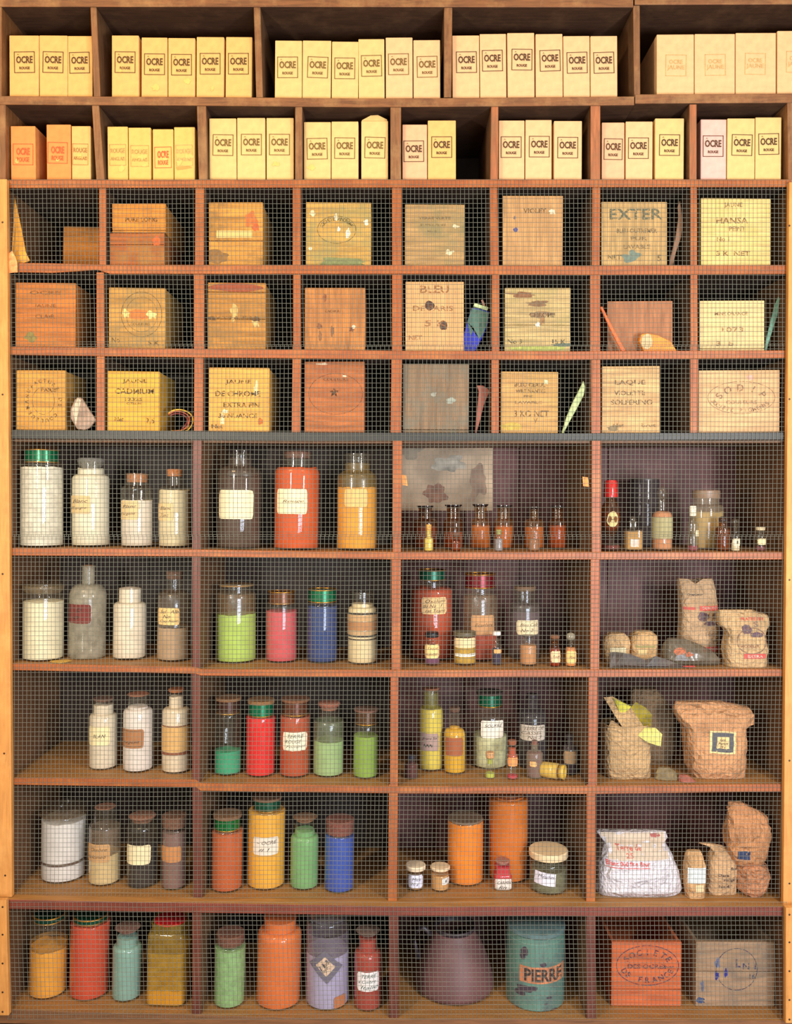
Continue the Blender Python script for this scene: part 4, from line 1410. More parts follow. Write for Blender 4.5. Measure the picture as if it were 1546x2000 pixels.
    # paper labels, wrapped on the glass
    for i, L in enumerate(labels):
        lx0, lx1, ly0, ly1, lc = L[:5]
        lines = L[5] if len(L) > 5 else ()
        ic = L[6] if len(L) > 6 else 'k'
        rot = L[7] if len(L) > 7 else 0.0
        gx0, gx1 = (lx0 - px) * s, (lx1 - px) * s
        gx0, gx1 = max(gx0, -hw * 0.97), min(gx1, hw * 0.97)
        gz0, gz1 = HF(ly1), HF(ly0)
        rd = 0.0 if rot else min(0.0018, (gz1 - gz0) * .12)
        lo_ = decal('paper_label', grid2d(gx0, gx1, gz0, gz1, nx=14, nz=6, jag=0.0008, seed=x0 + i, rot=rot, round_=rd), surf, 0.0006, paper('label_paper', lc), t)
        if lines and lo_ is not None:
            shp = []
            n = len(lines)
            for j, tx in enumerate(lines):
                fr = False
                if tx == '[]':
                    m_ = 0.08 * (gz1 - gz0)
                    shp.append(frame2d(gx0 + m_, gx1 - m_, gz0 + m_, gz1 - m_, 0.0009))
                    continue
                zz = gz1 - (gz1 - gz0) * (j + 0.75) / (n + 0.5)
                xo = (gx0 + gx1) / 2 + (gx1 - gx0) * 0.05 * (-1) ** j
                shp.append(text2d(tx, xo, zz, w=(gx1 - gx0) * min(0.8, 0.12 * len(tx) + 0.1), h=min((gz1 - gz0) / (n + 1.0) * 0.8, 0.009), bold=0.0, shear=0.35, rot=rot + 0.03))
            decal('handwriting', merge(*shp), surf, 0.0009, ink(INKS.get(ic, (45, 38, 32))), lo_)
    return t


CR = (232, 218, 180)
KR = (214, 184, 130)
G6, G7, G8, G9, G10 = ['jars on the %s shelf' % n for n in ('sixth', 'seventh', 'eighth', 'ninth', 'lowest')]

# ---- sixth shelf
jar('glass_jar', 'tall jar of lumpy white chunks under a green lid with gold rims', 41, 122, 1064, 905, None, 899, 912, (240, 232, 212), lid=('band', 54, 118, 877, 903, (15, 105, 65)),
    key='s6', yf=0.05, lumpy=0.35, group=G6, sr=2, mound=3)
jar('glass_jar', 'grey-stoppered jar filled to the neck with white powder, label lettered in faint script', 141, 213, 1064, 927, (152, 203), 902, 914, (236, 226, 200), lid=('knob', 152, 203, 893, 912, (120, 115, 105)),
    labels=[(143, 188, 968, 1003, KR, ('Blanc', "d'Espagne"))], key='s6', yf=0.05, group=G6)
jar('glass_jar', 'small corked jar of white powder filled below the shoulder, cream label', 237, 298, 1065, 948, (245, 289), 924, 977, (228, 214, 196), lid=('cork', 247, 287, 925, 942, (165, 105, 60)),
    labels=[(237, 279, 978, 1015, KR, ('Blanc', "d'argent"))], key='s6', yf=0.05, group=G6, mat=G_CLEAR)
jar('glass_jar', 'narrow jar of off-white powder with an orange cork and faded label', 310, 371, 1065, 948, (320, 352), 920, 957, (226, 208, 168), lid=('cork', 321, 351, 916, 930, (190, 115, 60)),
    labels=[(312, 345, 982, 1017, KR, ('Blanc', 'Zinc'))], key='s6', yf=0.05, group=G6)
jar('glass_jar', 'big round-shouldered jar of dark brown pigment with a plain cream label', 423, 509, 1071, 911, (447, 494), 881, 930, (74, 52, 42), lid=('stopper', 445, 497, 879, 900, None, DARKG),
    labels=[(432, 498, 957, 1014, (240, 222, 178))], key='s6', yf=0.035, group=G6, sr=16, residue=(895, (110, 85, 75), 0.3))
jar('glass_jar', 'big round-shouldered jar of orange-red pigment with a plain cream label', 534, 622, 1071, 911, (549, 607), 884, 912, (214, 84, 24), lid=('cork', 552, 604, 881, 894, (110, 70, 55)),
    labels=[(543, 602, 955, 1004, (240, 222, 178), ('Rouge',), 'b')], key='s6', yf=0.035, group=G6, sr=14)
jar('glass_jar', 'big round-shouldered jar of golden ochre with a torn kraft label', 657, 737, 1072, 922, (673, 724), 886, 952, (236, 160, 50), lid=('stopper', 676, 722, 885, 902, None, G_CLEAR),
    labels=[(674, 718, 955, 990, (220, 178, 110))], key='s6', yf=0.035, group=G6, sr=12, residue=(905, (150, 120, 60), 0.32))
# amber laboratory bottles
AM = (196, 120, 62)
dk = (60, 45, 45)
for i, (a, b, n0, n1, tp, fl, cc, bs) in enumerate([(806, 854, 826, 851, 990, 1028, (170, 90, 55), 1067), (866, 904, 873, 899, 988, 1040, (210, 120, 66), 1067), (919, 957, 927, 951, 987, 1027, (240, 160, 90), 1066),
                                                    (965, 1002, 971, 996, 989, 1028, (236, 150, 82), 1067), (1023, 1062, 1034, 1050, 992, 1030, (226, 146, 84), 1066), (1071, 1106, 1077, 1099, 990, 1027, (236, 140, 80), 1066)]):
    LBL = ['amber laboratory bottle with flared dark stopper behind the bright yellow vial', 'brown laboratory bottle with a wide flat stopper standing behind a small brown vial',
           'laboratory bottle of pale orange powder with a flared dark stopper and nothing in front', 'laboratory bottle of orange powder behind the little grey-green vial',
           'laboratory bottle with a slim amber neck behind the vial with a clear stopper', 'amber laboratory bottle, rightmost of the six with flared necks'][i]
    jar('laboratory_bottle', LBL, a, b, bs, 1013, (n0, n1), tp + 2, fl, cc, lid=('stopper', n0 - 4, n1 + 4, tp - 3, tp + 18, None, DARKG), key='s6', yf=0.10, mat=G_AMBER if i in (0, 1, 5) else glass('warm_glass', tint=(0.8, 0.6, 0.38), dust=0.2, dustcol=(130, 85, 50)),
        cat='bottle', group='laboratory bottles on the sixth shelf', sr=9)
jar('vial', 'tiny vial of bright yellow powder in front of the leftmost amber bottle', 828, 846, 1075, 1050, (832, 842), 1032, 1036, (240, 205, 90), lid=('cork', 832, 842, 1024, 1036, (225, 160, 70)), key='s6', yf=0.02, cat='vial', group='small vials on the sixth shelf', seg=20)
jar('vial', 'tiny round-topped brown vial in front of the second amber bottle', 880, 900, 1074, 1054, (884, 896), 1046, 1058, (176, 98, 55), lid=('cork', 884, 896, 1040, 1048, (110, 70, 50)), key='s6', yf=0.02, cat='vial', group='small vials on the sixth shelf', seg=20, mat=G_AMBER)
jar('vial', 'tiny vial of grey powder with a greenish cap near the middle of the sixth shelf', 965, 982, 1075, 1052, (968, 979), 1040, 1052, (150, 138, 140), lid=('cork', 968, 979, 1034, 1044, (150, 145, 80)), key='s6', yf=0.02, cat='vial', group='small vials on the sixth shelf', seg=20)
jar('vial', 'short vial with shiny clear stopper and brown contents', 1030, 1053, 1074, 1052, (1035, 1046), 1044, 1052, (150, 95, 60), lid=('ball', 1034, 1046, 1030, 1046, None, G_CLEAR), key='s6', yf=0.02, cat='vial', group='small vials on the sixth shelf', seg=20)
# right bay, sixth shelf
jar('glass_jar', 'dim empty tall jar at the back of the right bay of the sixth shelf', 1228, 1286, 1066, 946, None, 938, None, lid=('cap', 1229, 1285, 934, 944, (75, 62, 58)), key='s6', yf=0.2, mat=G_DARK, group=G6)
q1 = jar('bottle', 'waisted amber bottle with a tall glossy red cap and oval label', 1173, 1210, 1075, 1060, (1186, 1200), 1048, 1066, (130, 40, 55), key='s6', yf=0.025, cat='bottle', mat=glass('ruby_glass', tint=(0.7, 0.25, 0.3), dust=0.1), sr=9)
sq_ = scale_at(0.05)
zq = lambda py: P(1191, py, 0.045).z - q1.location.z
v, f = lathe([(7 * sq_, zq(1050)), (9 * sq_, zq(1043)), (17 * sq_, zq(1030)), (19 * sq_, zq(1012)), (18 * sq_, zq(992)), (12 * sq_, zq(980)), (9 * sq_, zq(974)), (9 * sq_, zq(968))], 32)
link_mesh('upper_bulb', v, f, G_AMBER, q1, smooth=True)
v2, f2 = lathe([(0, zq(1040)), (15 * sq_, zq(1029)), (17 * sq_, zq(1012)), (16 * sq_, zq(1000)), (0, zq(998))], 28)
link_mesh('pigment_powder', v2, f2, powder('pigment', (178, 100, 58)), q1, smooth=True)
sf_ = Surf(v, f)
lb = decal('paper_label', blob2d(0.0, zq(1014), 11 * sq_, 15 * sq_, 4, jag=0.08), sf_, 0.0007, paper('label_paper', (200, 180, 120)), q1)
decal('handwriting', text2d('Laque', 0, zq(1014), w=15 * sq_, h=5 * sq_, shear=.3), sf_, 0.0012, ink((100, 80, 50)), lb)
v, f = lathe([(0, zq(971)), (13 * sq_, zq(971)), (13.5 * sq_, zq(968)), (12.5 * sq_, zq(942)), (11 * sq_, zq(938)), (0, zq(938))], 32)
link_mesh('cap', v, f, plain('red_cap', (190, 35, 30), rough=0.15, vary=0.1), q1, smooth=True, sharp=40)
jar('square_bottle', 'small square bottle of yellow-brown powder with a clear stopper', 1219, 1252, 1075, 1032, (1230, 1243), 1018, 1038, (190, 140, 75), lid=('ball', 1230, 1243, 1008, 1022, None, G_CLEAR), key='s6', yf=0.02, cat='bottle', sq=6, sr=4)
jar('bottle', 'tall round-shouldered bottle with a wide green-grey paper label and clear stopper', 1273, 1312, 1075, 997, (1284, 1300), 976, 1000, (198, 130, 85), lid=('ball', 1282, 1302, 948, 980, None, G_CLEAR),
    bands=[(1010, 1052, (160, 150, 105))], key='s6', yf=0.025, cat='bottle', sr=14)
jar('round_jar', 'round wide-mouthed jar of yellowish powder with a grey-brown lid', 1345, 1411, 1066, 985, (1354, 1402), 968, 1000, (196, 160, 95), lid=('cap', 1352, 1404, 957, 974, (140, 112, 88)), key='s6', yf=0.09, mat=G_DUSTY, group=G6)
jar('vial', 'slim bright clear vial with a little white tag, in front of the round jar', 1341, 1363, 1074, 1020, (1346, 1357), 1000, 1066, (130, 50, 60), lid=('cork', 1345, 1358, 988, 1008, (225, 215, 190)), labels=[(1354, 1364, 1036, 1048, (240, 220, 175))], key='s6', yf=0.018, cat='vial', seg=20)
jar('bottle', 'small brown bottle in front of the round jar, dark stopper', 1397, 1425, 1075, 1028, (1403, 1419), 1012, 1035, (150, 96, 66), lid=('ball', 1402, 1420, 1008, 1022, None, G_DARK), key='s6', yf=0.03, cat='bottle', mat=G_AMBER, seg=24)
jar('vial', 'tiny clear bottle with a heart-shaped glass stopper and cream label', 1427, 1444, 1075, 1042, (1431, 1440), 1024, 1060, (220, 200, 160), lid=('ball', 1428, 1443, 1012, 1026, None, G_CLEAR), labels=[(1428, 1443, 1052, 1066, CR, ('-',))], key='s6', yf=0.018, cat='vial', seg=20)
jar('vial', 'tiny vial with a cream label standing alone at the right of the sixth shelf', 1474, 1494, 1075, 1044, (1478, 1490), 1034, 1068, (110, 40, 50), lid=('cork', 1475, 1493, 1029, 1036, (200, 180, 140)), labels=[(1476, 1493, 1052, 1064, (236, 215, 160))], key='s6', yf=0.018, cat='vial', seg=20)

# ---- seventh shelf
jar('glass_jar', 'wide-mouthed jar of white powder under a dusty glass lid, leftmost on its shelf', 45, 122, 1287, 1160, (50, 119), 1142, 1178, (240, 228, 192), lid=('film', 46, 121, 1138, 1160, (150, 130, 100)), key='s7', group=G7, mound=4)
jar('bottle', 'frosted narrow-necked bottle with a dark maroon label', 135, 205, 1290, 1140, (158, 182), 1104, None, (0, 0, 0), lid=('cork', 161, 179, 1102, 1112, (120, 85, 55)), labels=[(137, 187, 1181, 1218, (110, 42, 34), ('D', '.'), (150, 110, 90))],
    key='s7', mat=G_FROST, cat='bottle', group=G7, sr=24)
jar('glass_jar', 'jar of white powder heaped up into its open neck', 220, 284, 1291, 1175, (229, 273), 1146, 1152, (240, 222, 196), key='s7', group=G7, mound=3)
jar('glass_jar', 'half-empty jar of greyish beige powder with a handwritten kraft label and tall cork', 306, 370, 1294, 1153, (320, 351), 1120, 1228, (184, 150, 116), lid=('cork', 319, 352, 1114, 1132, (110, 80, 60)), labels=[(312, 356, 1188, 1221, (226, 188, 120), ('Sel - Alb', 'No', 'Oxy Noir'))],
    key='s7', group=G7, residue=(1150, (120, 95, 75), 0.25))
jar('glass_jar', 'wide jar of lime-green pigment with dusty brown upper glass', 421, 500, 1297, 1160, (427, 494), 1143, 1203, (178, 205, 96), lid=('cap', 426, 495, 1137, 1147, (150, 115, 70)), key='s7', group=G7, residue=(1158, (140, 105, 70), 0.3), mat=G_CLEAR)
jar('glass_jar', 'jar of rose-pink pigment with a gold-rimmed brown lid', 519, 580, 1296, 1182, (522, 577), 1178, 1196, (212, 84, 92), lid=('band', 524, 576, 1151, 1181, (105, 62, 35)), key='s7', group=G7, sr=3)
jar('glass_jar', 'jar of deep blue pigment with a green gold-rimmed lid', 599, 659, 1297, 1182, (602, 656), 1178, 1186, (32, 62, 120), lid=('band', 601, 656, 1147, 1178, (12, 105, 65)), key='s7', group=G7, sr=3)
jar('glass_jar', 'cream powder jar wrapped with dark-striped tan label bands', 678, 736, 1299, 1184, (686, 730), 1155, 1182, (236, 212, 164), lid=('stopper', 686, 730, 1153, 1168, None, G_CLEAR), key='s7', group=G7,
    bands=[(1198, 1201, (45, 35, 25)), (1202, 1214, (190, 150, 100)), (1215, 1232, (170, 120, 75)), (1233, 1241, (185, 150, 105)), (1242, 1245, (40, 30, 25)), (1249, 1251, (55, 40, 30))])
jar('glass_jar', 'big jar of brick-red pigment with a green and gold lid and cursive label', 802, 884, 1288, 1146, (817, 870), 1134, 1150, (188, 72, 40), lid=('band', 816, 870, 1110, 1135, (10, 85, 60)), labels=[(822, 870, 1167, 1200, (232, 190, 130), ('Oxalum', 'du Nu   f', 'cat Titane'))], key='s7', group=G7, sr=8, yf=0.12)
jar('glass_jar', 'big jar with a maroon gold-rimmed lid, clear above and red below a tan label', 903, 971, 1289, 1163, (912, 968), 1150, 1238, (176, 72, 50), lid=('band', 910, 969, 1117, 1150, (120, 25, 32)), labels=[(917, 962, 1202, 1240, (190, 140, 92), ('Ecarlate',), 'b')], key='s7', group=G7, sr=9, yf=0.11,
    residue=(1160, (150, 115, 90), 0.32))
jar('glass_jar', 'smoky grey-purple jar with a torn cream label, standing behind the small jars', 994, 1055, 1288, 1176, (1003, 1047), 1150, 1196, (98, 78, 84), lid=('cork', 1003, 1047, 1142, 1156, (120, 90, 65)), labels=[(1005, 1048, 1212, 1240, (226, 208, 165), ('Bleu Cob', 'No 2'), 'b')], key='s7', group=G7, yf=0.13,
    residue=(1176, (110, 95, 95), 0.3))
GS7 = 'small bottles on the seventh shelf'
jar('small_bottle', 'small purple-bottomed bottle with black cap and large cream label', 828, 859, 1301, 1254, (832, 855), 1246, 1262, (110, 60, 95), lid=('cap', 830, 857, 1232, 1246, (30, 26, 30)), labels=[(829, 857, 1259, 1286, (236, 200, 130), ('Laque', 'violette'), 'b')], key='s7', cat='bottle', group=GS7, seg=24)
jar('small_jar', 'squat jar of yellow lumps with a dark screw lid and a white strip label', 885, 929, 1301, 1246, (887, 927), 1240, 1258, (205, 160, 60), lid=('cap', 884, 929, 1229, 1245, (95, 85, 62)), labels=[(886, 928, 1247, 1266, (226, 200, 150)), (887, 928, 1277, 1283, (240, 232, 210), ('JAUNE CHROME',), 'k')], key='s7', cat='jar', group=GS7, lumpy=.5)
jar('small_bottle', 'small bottle of dark indigo with a white screw cap and an orange heart label', 960, 980, 1300, 1258, (965, 977), 1246, 1268, (45, 40, 72), lid=('cap', 963, 979, 1232, 1242, (235, 225, 215)), labels=[(963, 978, 1268, 1276, (225, 165, 100))], key='s7', cat='bottle', group=GS7, sr=6, seg=24)
jar('small_jar', 'small jar of tan powder standing in front of the grey-purple jar', 1014, 1048, 1302, 1257, (1019, 1043), 1240, 1262, (200, 138, 88), lid=('stopper', 1018, 1045, 1238, 1254, None, G_DARK), key='s7', cat='jar', group=GS7, seg=28)
jar('small_bottle', 'small corked bottle of scarlet powder with a cream label', 1072, 1094, 1303, 1263, (1075, 1091), 1246, 1268, (214, 84, 52), lid=('cork', 1074, 1093, 1239, 1248, (125, 80, 50)), labels=[(1074, 1094, 1272, 1294, (236, 200, 150), ('Rouge',), 'b')], key='s7', cat='bottle', group=GS7, seg=24, mat=G_AMBER)
jar('small_bottle', 'small bottle with a clear round stopper, orange powder and yellow label', 1103, 1125, 1303, 1262, (1108, 1120), 1250, 1266, (228, 140, 70), lid=('ball', 1104, 1122, 1234, 1252, None, G_FROST), labels=[(1104, 1124, 1272, 1296, (238, 196, 120), ('Mine',), 'b')], key='s7', cat='bottle', group=GS7, sr=8, seg=24)

# ---- eighth shelf
jar('glass_jar', 'first corked jar of white powder on the eighth shelf, label handwritten BLAN', 174, 229, 1506, 1392, (184, 224), 1366, 1382, (232, 214, 188), lid=('cork', 184, 224, 1358, 1372, (110, 78, 62)), labels=[(179, 221, 1420, 1457, (228, 210, 158), ('BLAN',), 'k')], key='s8', group=G8)
jar('glass_jar', 'jar of white powder with a scalloped brown label', 240, 298, 1511, 1382, (248, 288), 1354, 1386, (240, 226, 216), lid=('cork', 247, 289, 1352, 1362, (165, 95, 60)), labels=[(242, 287, 1425, 1462, (165, 112, 68), ('[]', 'Argent'), 'k')], key='s8', group=G8)
jar('glass_jar', 'slim jar of white powder with a wide tan paper band round its middle', 316, 371, 1513, 1380, (328, 358), 1352, 1366, (236, 212, 180), lid=('cork', 328, 359, 1341, 1354, (165, 95, 50)), key='s8', group=G8,
    bands=[(1419, 1421, (120, 70, 40)), (1421, 1470, (205, 160, 95)), (1471, 1476, (130, 72, 42))])
jar('glass_jar', 'nearly empty jar with a shallow layer of emerald green pigment', 417, 471, 1517, 1398, (420, 470), 1390, 1471, (48, 165, 120), lid=('band', 422, 468, 1370, 1397, (75, 45, 35), (125, 85, 50), 4), key='s8', group=G8, sr=3)
jar('glass_jar', 'jar of bright scarlet pigment under a green band and cork disc', 479, 537, 1520, 1404, (482, 535), 1400, 1406, (228, 22, 26), lid=('band', 484, 532, 1376, 1402, (12, 110, 70), (135, 95, 55), 5), key='s8', group=G8, sr=3)
jar('glass_jar', 'jar of rust-brown pigment with handwritten white label TERRE ROUGE', 545, 604, 1521, 1402, (548, 601), 1396, 1404, (182, 72, 34), lid=('band', 549, 600, 1372, 1400, (100, 55, 35), (120, 75, 45), 3), labels=[(554, 600, 1431, 1467, (238, 222, 190), ('TERRE', 'ROUGE', 'Pompei'), 'g')], key='s8', group=G8, sr=3)
jar('glass_jar', 'jar of pale sage-green pigment with a mushroom-shaped cork', 610, 671, 1520, 1402, (619, 657), 1380, 1452, (160, 188, 126), lid=('knob', 617, 661, 1365, 1386, (150, 92, 70)), key='s8', group=G8, residue=(1406, (120, 130, 100), 0.35))
jar('glass_jar', 'jar two thirds full of moss-green pigment with a gold-rimmed brown lid', 688, 738, 1523, 1420, (691, 735), 1416, 1442, (140, 172, 70), lid=('band', 691, 735, 1391, 1418, (90, 62, 40), (110, 75, 60), 2), key='s8', group=G8, sr=3)
jar('glass_jar', 'tall jar of lemon-yellow pigment with a corked neck and purplish label', 817, 866, 1508, 1378, (827, 859), 1346, 1388, (232, 206, 84), lid=('cork', 826, 860, 1339, 1350, (145, 92, 62)), labels=[(817, 856, 1433, 1467, (168, 140, 128), ('Jaune Sol', '~~~'), 'k')], key='s8', group=G8, residue=(1352, (170, 165, 60), 0.25), sr=12)
jar('bottle', 'long-necked bottle of golden yellow pigment with a brown label', 866, 909, 1514, 1421, (877, 898), 1392, 1424, (230, 172, 36), lid=('cork', 876, 898, 1378, 1392, (100, 68, 50)), labels=[(868, 903, 1442, 1477, (160, 88, 50))], key='s8', cat='bottle', group=G8, sr=14)
jar('glass_jar', 'big clear jar of pale sulphur lumps labelled SOUFRE', 922, 990, 1499, 1388, (932, 980), 1380, 1442, (222, 218, 170), lid=('band', 932, 980, 1358, 1383, (12, 90, 60), (60, 45, 40), 3), labels=[(936, 980, 1408, 1442, (240, 226, 205), ('SOUFRE', ' '), 'k')], key='s8', group=G8, lumpy=0.5, yf=0.13, mound=5)
jar('bottle', 'dark smoky bottle with rounded shoulders and a stained white label', 1011, 1067, 1499, 1382, (1031, 1053), 1362, 1450, (70, 52, 60), lid=('cap', 1031, 1053, 1352, 1368, (50, 42, 45)), labels=[(1013, 1061, 1417, 1447, (200, 185, 165), ('TERRE DE', 'CASSEL', 'No 3'), 'b')], key='s8', cat='bottle', mat=G_DARK, group=G8, sr=22, yf=0.13)
GS8 = 'small bottles on the eighth shelf'
jar('small_bottle', 'small bottle of brick-red powder at the left edge of its bay, dark cap', 790, 816, 1523, 1490, (796, 811), 1482, 1492, (185, 72, 42), lid=('cap', 795, 812, 1472, 1484, (40, 40, 52)), key='s8', cat='bottle', group=GS8, seg=24, mat=G_DARK)
jar('vial', 'tiny corked vial with yellow-green grains in front of the sulphur jar', 946, 967, 1522, 1500, (950, 962), 1480, 1512, (190, 195, 80), lid=('cork', 948, 965, 1466, 1482, (215, 160, 105)), labels=(), layers=((1496, 1484, (185, 190, 85)),), key='s8', cat='vial', group=GS8, seg=24)
jar('vial', 'slender vial with orange label and pink dregs', 989, 1011, 1524, 1472, (993, 1009), 1456, 1516, (200, 60, 75), lid=('cork', 992, 1009, 1443, 1456, (150, 85, 55)), labels=[(990, 1010, 1480, 1497, (230, 150, 85))], layers=((1481, 1463, (190, 80, 50)),), key='s8', cat='vial', group=GS8, seg=24)
jar('vial', 'slender purple-brown bottle with a small orange tag', 1027, 1060, 1523, 1466, (1036, 1050), 1452, 1472, (120, 80, 80), lid=('cork', 1037, 1049, 1444, 1456, (130, 85, 70)), labels=[(1032, 1045, 1488, 1498, (225, 170, 105))], key='s8', cat='bottle', group=GS8, seg=24, mat=G_DUSTY)
jar('bottle', 'purple-brown glass bottle with tan label near the right end of its bay', 1098, 1126, 1515, 1453, (1106, 1118), 1440, 1462, (90, 52, 55), lid=('ball', 1104, 1120, 1430, 1444, None, G_DARK), labels=[(1099, 1124, 1468, 1492, (165, 130, 90))], key='s8', cat='bottle', group=GS8, seg=24, mat=G_DARK, sr=14)
# the bottle lying down
s = scale_at(0.06)
zb_ = shelf_z('s8', P(1085, 1515, 0.06).x) + 17 * s
c = P(1068, 1500, 0.06)
t = thing('fallen_bottle', 'small bottle of yellow pigment lying on its side, mouth toward the right', 'bottle', (c.x, 0.062, zb_ - 0.0002), group=GS8)
t.rotation_euler = (0, math.radians(90), math.radians(-28))
v, f = lathe([(0, -12 * s), (14 * s, -12 * s), (16 * s, -10 * s), (16 * s, 24 * s), (13 * s, 30 * s), (12 * s, 34 * s)], 28)
link_mesh('glass_body', v, f, G_CLEAR, t, smooth=True)
v, f = lathe([(0, -11 * s), (14 * s, -11 * s), (15 * s, -9 * s), (15 * s, 22 * s), (0, 22 * s)], 28)
link_mesh('pigment_powder', v, f, powder('pigment', (222, 178, 70)), t, smooth=True)
v, f = lathe([(0, 26 * s), (13.2 * s, 26 * s), (14 * s, 36 * s), (10 * s, 36 * s), (9 * s, 33 * s), (0, 33 * s)], 28)
link_mesh('cap', v, f, plain('yellow_cap', (205, 165, 60), rough=.5), t, smooth=True)

# ---- ninth shelf
jar('glass_jar', 'wide jar of white powder with crumpled cellophane cover, leftmost on the ninth shelf', 81, 166, 1728, 1600, (83, 164), 1588, 1612, (240, 232, 228), lid=('film', 79, 167, 1568, 1604, (120, 95, 72)), key='s9', group=G9, mat=G_CLEAR,
    bands=[(1689, 1694, (92, 72, 58))])
jar('glass_jar', 'corked jar half full of cream powder with a soiled tan label', 173, 234, 1733, 1604, (181, 223), 1574, 1674, (228, 196, 140), lid=('cork', 182, 222, 1568, 1584, (140, 92, 66)), labels=[(176, 222, 1650, 1685, (196, 150, 96), ('Ombre', 'calcinee'), 'b')], key='s9', group=G9, residue=(1612, (150, 125, 105), 0.35))
jar('glass_jar', 'jar of black pigment with a domed cork and plain cream label', 247, 306, 1738, 1618, (254, 302), 1606, 1660, (38, 32, 32), lid=('knob', 251, 303, 1580, 1608, (130, 85, 62)), labels=[(252, 299, 1652, 1690, (236, 218, 168))], key='s9', group=G9)
jar('glass_jar', 'jar of mauve-brown pigment with tan label and wide cork', 315, 363, 1741, 1624, (318, 360), 1618, 1630, (136, 100, 92), lid=('cork', 315, 363, 1582, 1622, (110, 72, 50)), labels=[(318, 357, 1654, 1685, (192, 128, 72))], key='s9', group=G9, sr=3)
jar('glass_jar', 'jar of burnt-orange pigment with a green foil band and tilted cork lid', 411, 473, 1746, 1628, (414, 469), 1624, 1632, (202, 92, 38), lid=('band', 415, 466, 1602, 1626, (20, 110, 50), (120, 85, 55), 5), key='s9', group=G9, sr=3)
jar('glass_jar', 'large jar of golden-yellow pigment with blue-marked label', 482, 556, 1741, 1590, (484, 553), 1582, 1594, (252, 180, 56), lid=('band', 493, 546, 1566, 1588, (25, 85, 60), (115, 80, 55), 3), labels=[(498, 546, 1636, 1671, (228, 212, 190), ('~ OCRE', '# 1'), (60, 80, 130))], key='s9', group=G9, sr=4)
jar('glass_jar', 'jar of mint-green pigment with cork disc and silvery wrapped neck', 565, 622, 1741, 1628, (572, 613), 1606, 1630, (122, 178, 112), lid=('knob', 570, 618, 1585, 1606, (130, 92, 62)), key='s9', group=G9)
jar('glass_jar', 'jar of cobalt-blue pigment topped by a brown wooden plug', 632, 691, 1747, 1637, (634, 689), 1634, 1640, (48, 84, 178), lid=('cork', 636, 691, 1588, 1636, (118, 66, 52)), key='s9', group=G9, sr=3)
jar('small_jar', 'small white-lidded jar with a blue-white label, left of its twin', 795, 827, 1742, 1712, (797, 825), 1704, 1716, (176, 128, 82), lid=('cap', 791, 831, 1679, 1704, (236, 215, 180)), labels=[(796, 825, 1711, 1735, (214, 214, 230), ('Mica', '20 g'), 'k')], key='s9', group='small white-lidded jars', seg=28)
jar('small_jar', 'small white-lidded jar of tan powder beside the orange jar', 841, 877, 1744, 1712, (843, 875), 1706, 1714, (214, 156, 92), lid=('cap', 840, 879, 1682, 1704, (232, 205, 165)), labels=[(862, 878, 1716, 1729, (232, 225, 215), ('-',), 'k')], key='s9', group='small white-lidded jars', seg=28)
jar('glass_jar', 'jar of bright orange pigment with a flat grey-brown lid', 872, 944, 1733, 1612, (875, 942), 1606, 1614, (250, 138, 28), lid=('cap', 873, 943, 1583, 1612, (125, 102, 82)), key='s9', group=G9, sr=3)
jar('glass_jar', 'taller dark orange jar at the back, reaching the shelf above', 952, 1031, 1716, 1568, (960, 1024), 1555, 1566, (226, 116, 20), lid=('cork', 962, 1022, 1550, 1560, (190, 105, 50)), key='s9', group=G9, sr=6, yf=0.10)
jar('square_bottle', 'square bottle of crimson powder with a pinkish-white label', 963, 998, 1741, 1702, (967, 995), 1688, 1690, (210, 50, 62), lid=('cork', 966, 995, 1673, 1690, (165, 110, 92)), labels=[(964, 998, 1717, 1740, (220, 206, 192), ('CARMIN', 'fin'), 'k')], key='s9', cat='bottle', sq=6, seg=32)
jar('glass_jar', 'squat jar of grey-green chips with a broad cream lid and slanted label', 1034, 1106, 1750, 1694, (1036, 1104), 1684, 1708, (125, 122, 92), lid=('cap', 1032, 1108, 1642, 1686, (238, 208, 160)), labels=[(1040, 1078, 1706, 1731, (228, 222, 232), ('Malachite', ' '), 'k', -0.08)], key='s9', group=G9, lumpy=0.9)

# ---- lowest shelf
jar('glass_jar', 'tall jar of golden ochre, the glass clear at the top, with a green lid', 57, 130, 1955, 1812, (60, 127), 1806, 1864, (250, 168, 52), lid=('band', 68, 128, 1768, 1808, (15, 70, 52)), key='s10', group=G10, sr=3, residue=(1836, (190, 135, 60), 0.4))
jar('glass_jar', 'tall jar of vermilion pigment with a green gold-rimmed lid', 136, 212, 1958, 1814, (140, 209), 1808, 1815, (220, 70, 34), lid=('band', 143, 208, 1768, 1810, (15, 80, 55)), key='s10', group=G10, sr=3)
jar('glass_jar', 'smaller jar of pale turquoise pigment with a greenish collar and cork', 218, 275, 1960, 1842, (230, 272), 1822, 1842, (140, 182, 168), lid=('knob', 227, 276, 1802, 1824, (135, 95, 78)), key='s10', group=G10)
jar('square_jar', 'square-shouldered glass jar with a bright red screw lid and yellow powder at the bottom', 292, 368, 1968, 1826, (304, 366), 1810, 1937, (244, 176, 50), lid=('cap', 303, 366, 1794, 1811, (205, 30, 36)), key='s10', group=G10, sq=7, mat=glass('straw_glass', tint=(0.85, 0.78, 0.45), dust=0.16, dustcol=(220, 180, 80)), sr=12,
    residue=(1845, (214, 172, 84), 0.5))
jar('glass_jar', 'jar of pale green granular pigment with a big brown cork plug', 416, 478, 1973, 1856, (419, 476), 1850, 1862, (156, 200, 130), lid=('cork', 421, 476, 1806, 1854, (112, 68, 50)), key='s10', group=G10, sr=3, lumpy=0.4)
jar('glass_jar', 'large round-shouldered jar of vivid orange pigment, no label', 499, 587, 1976, 1810, (513, 577), 1789, 1796, (238, 118, 48), key='s10', group=G10, sr=14)
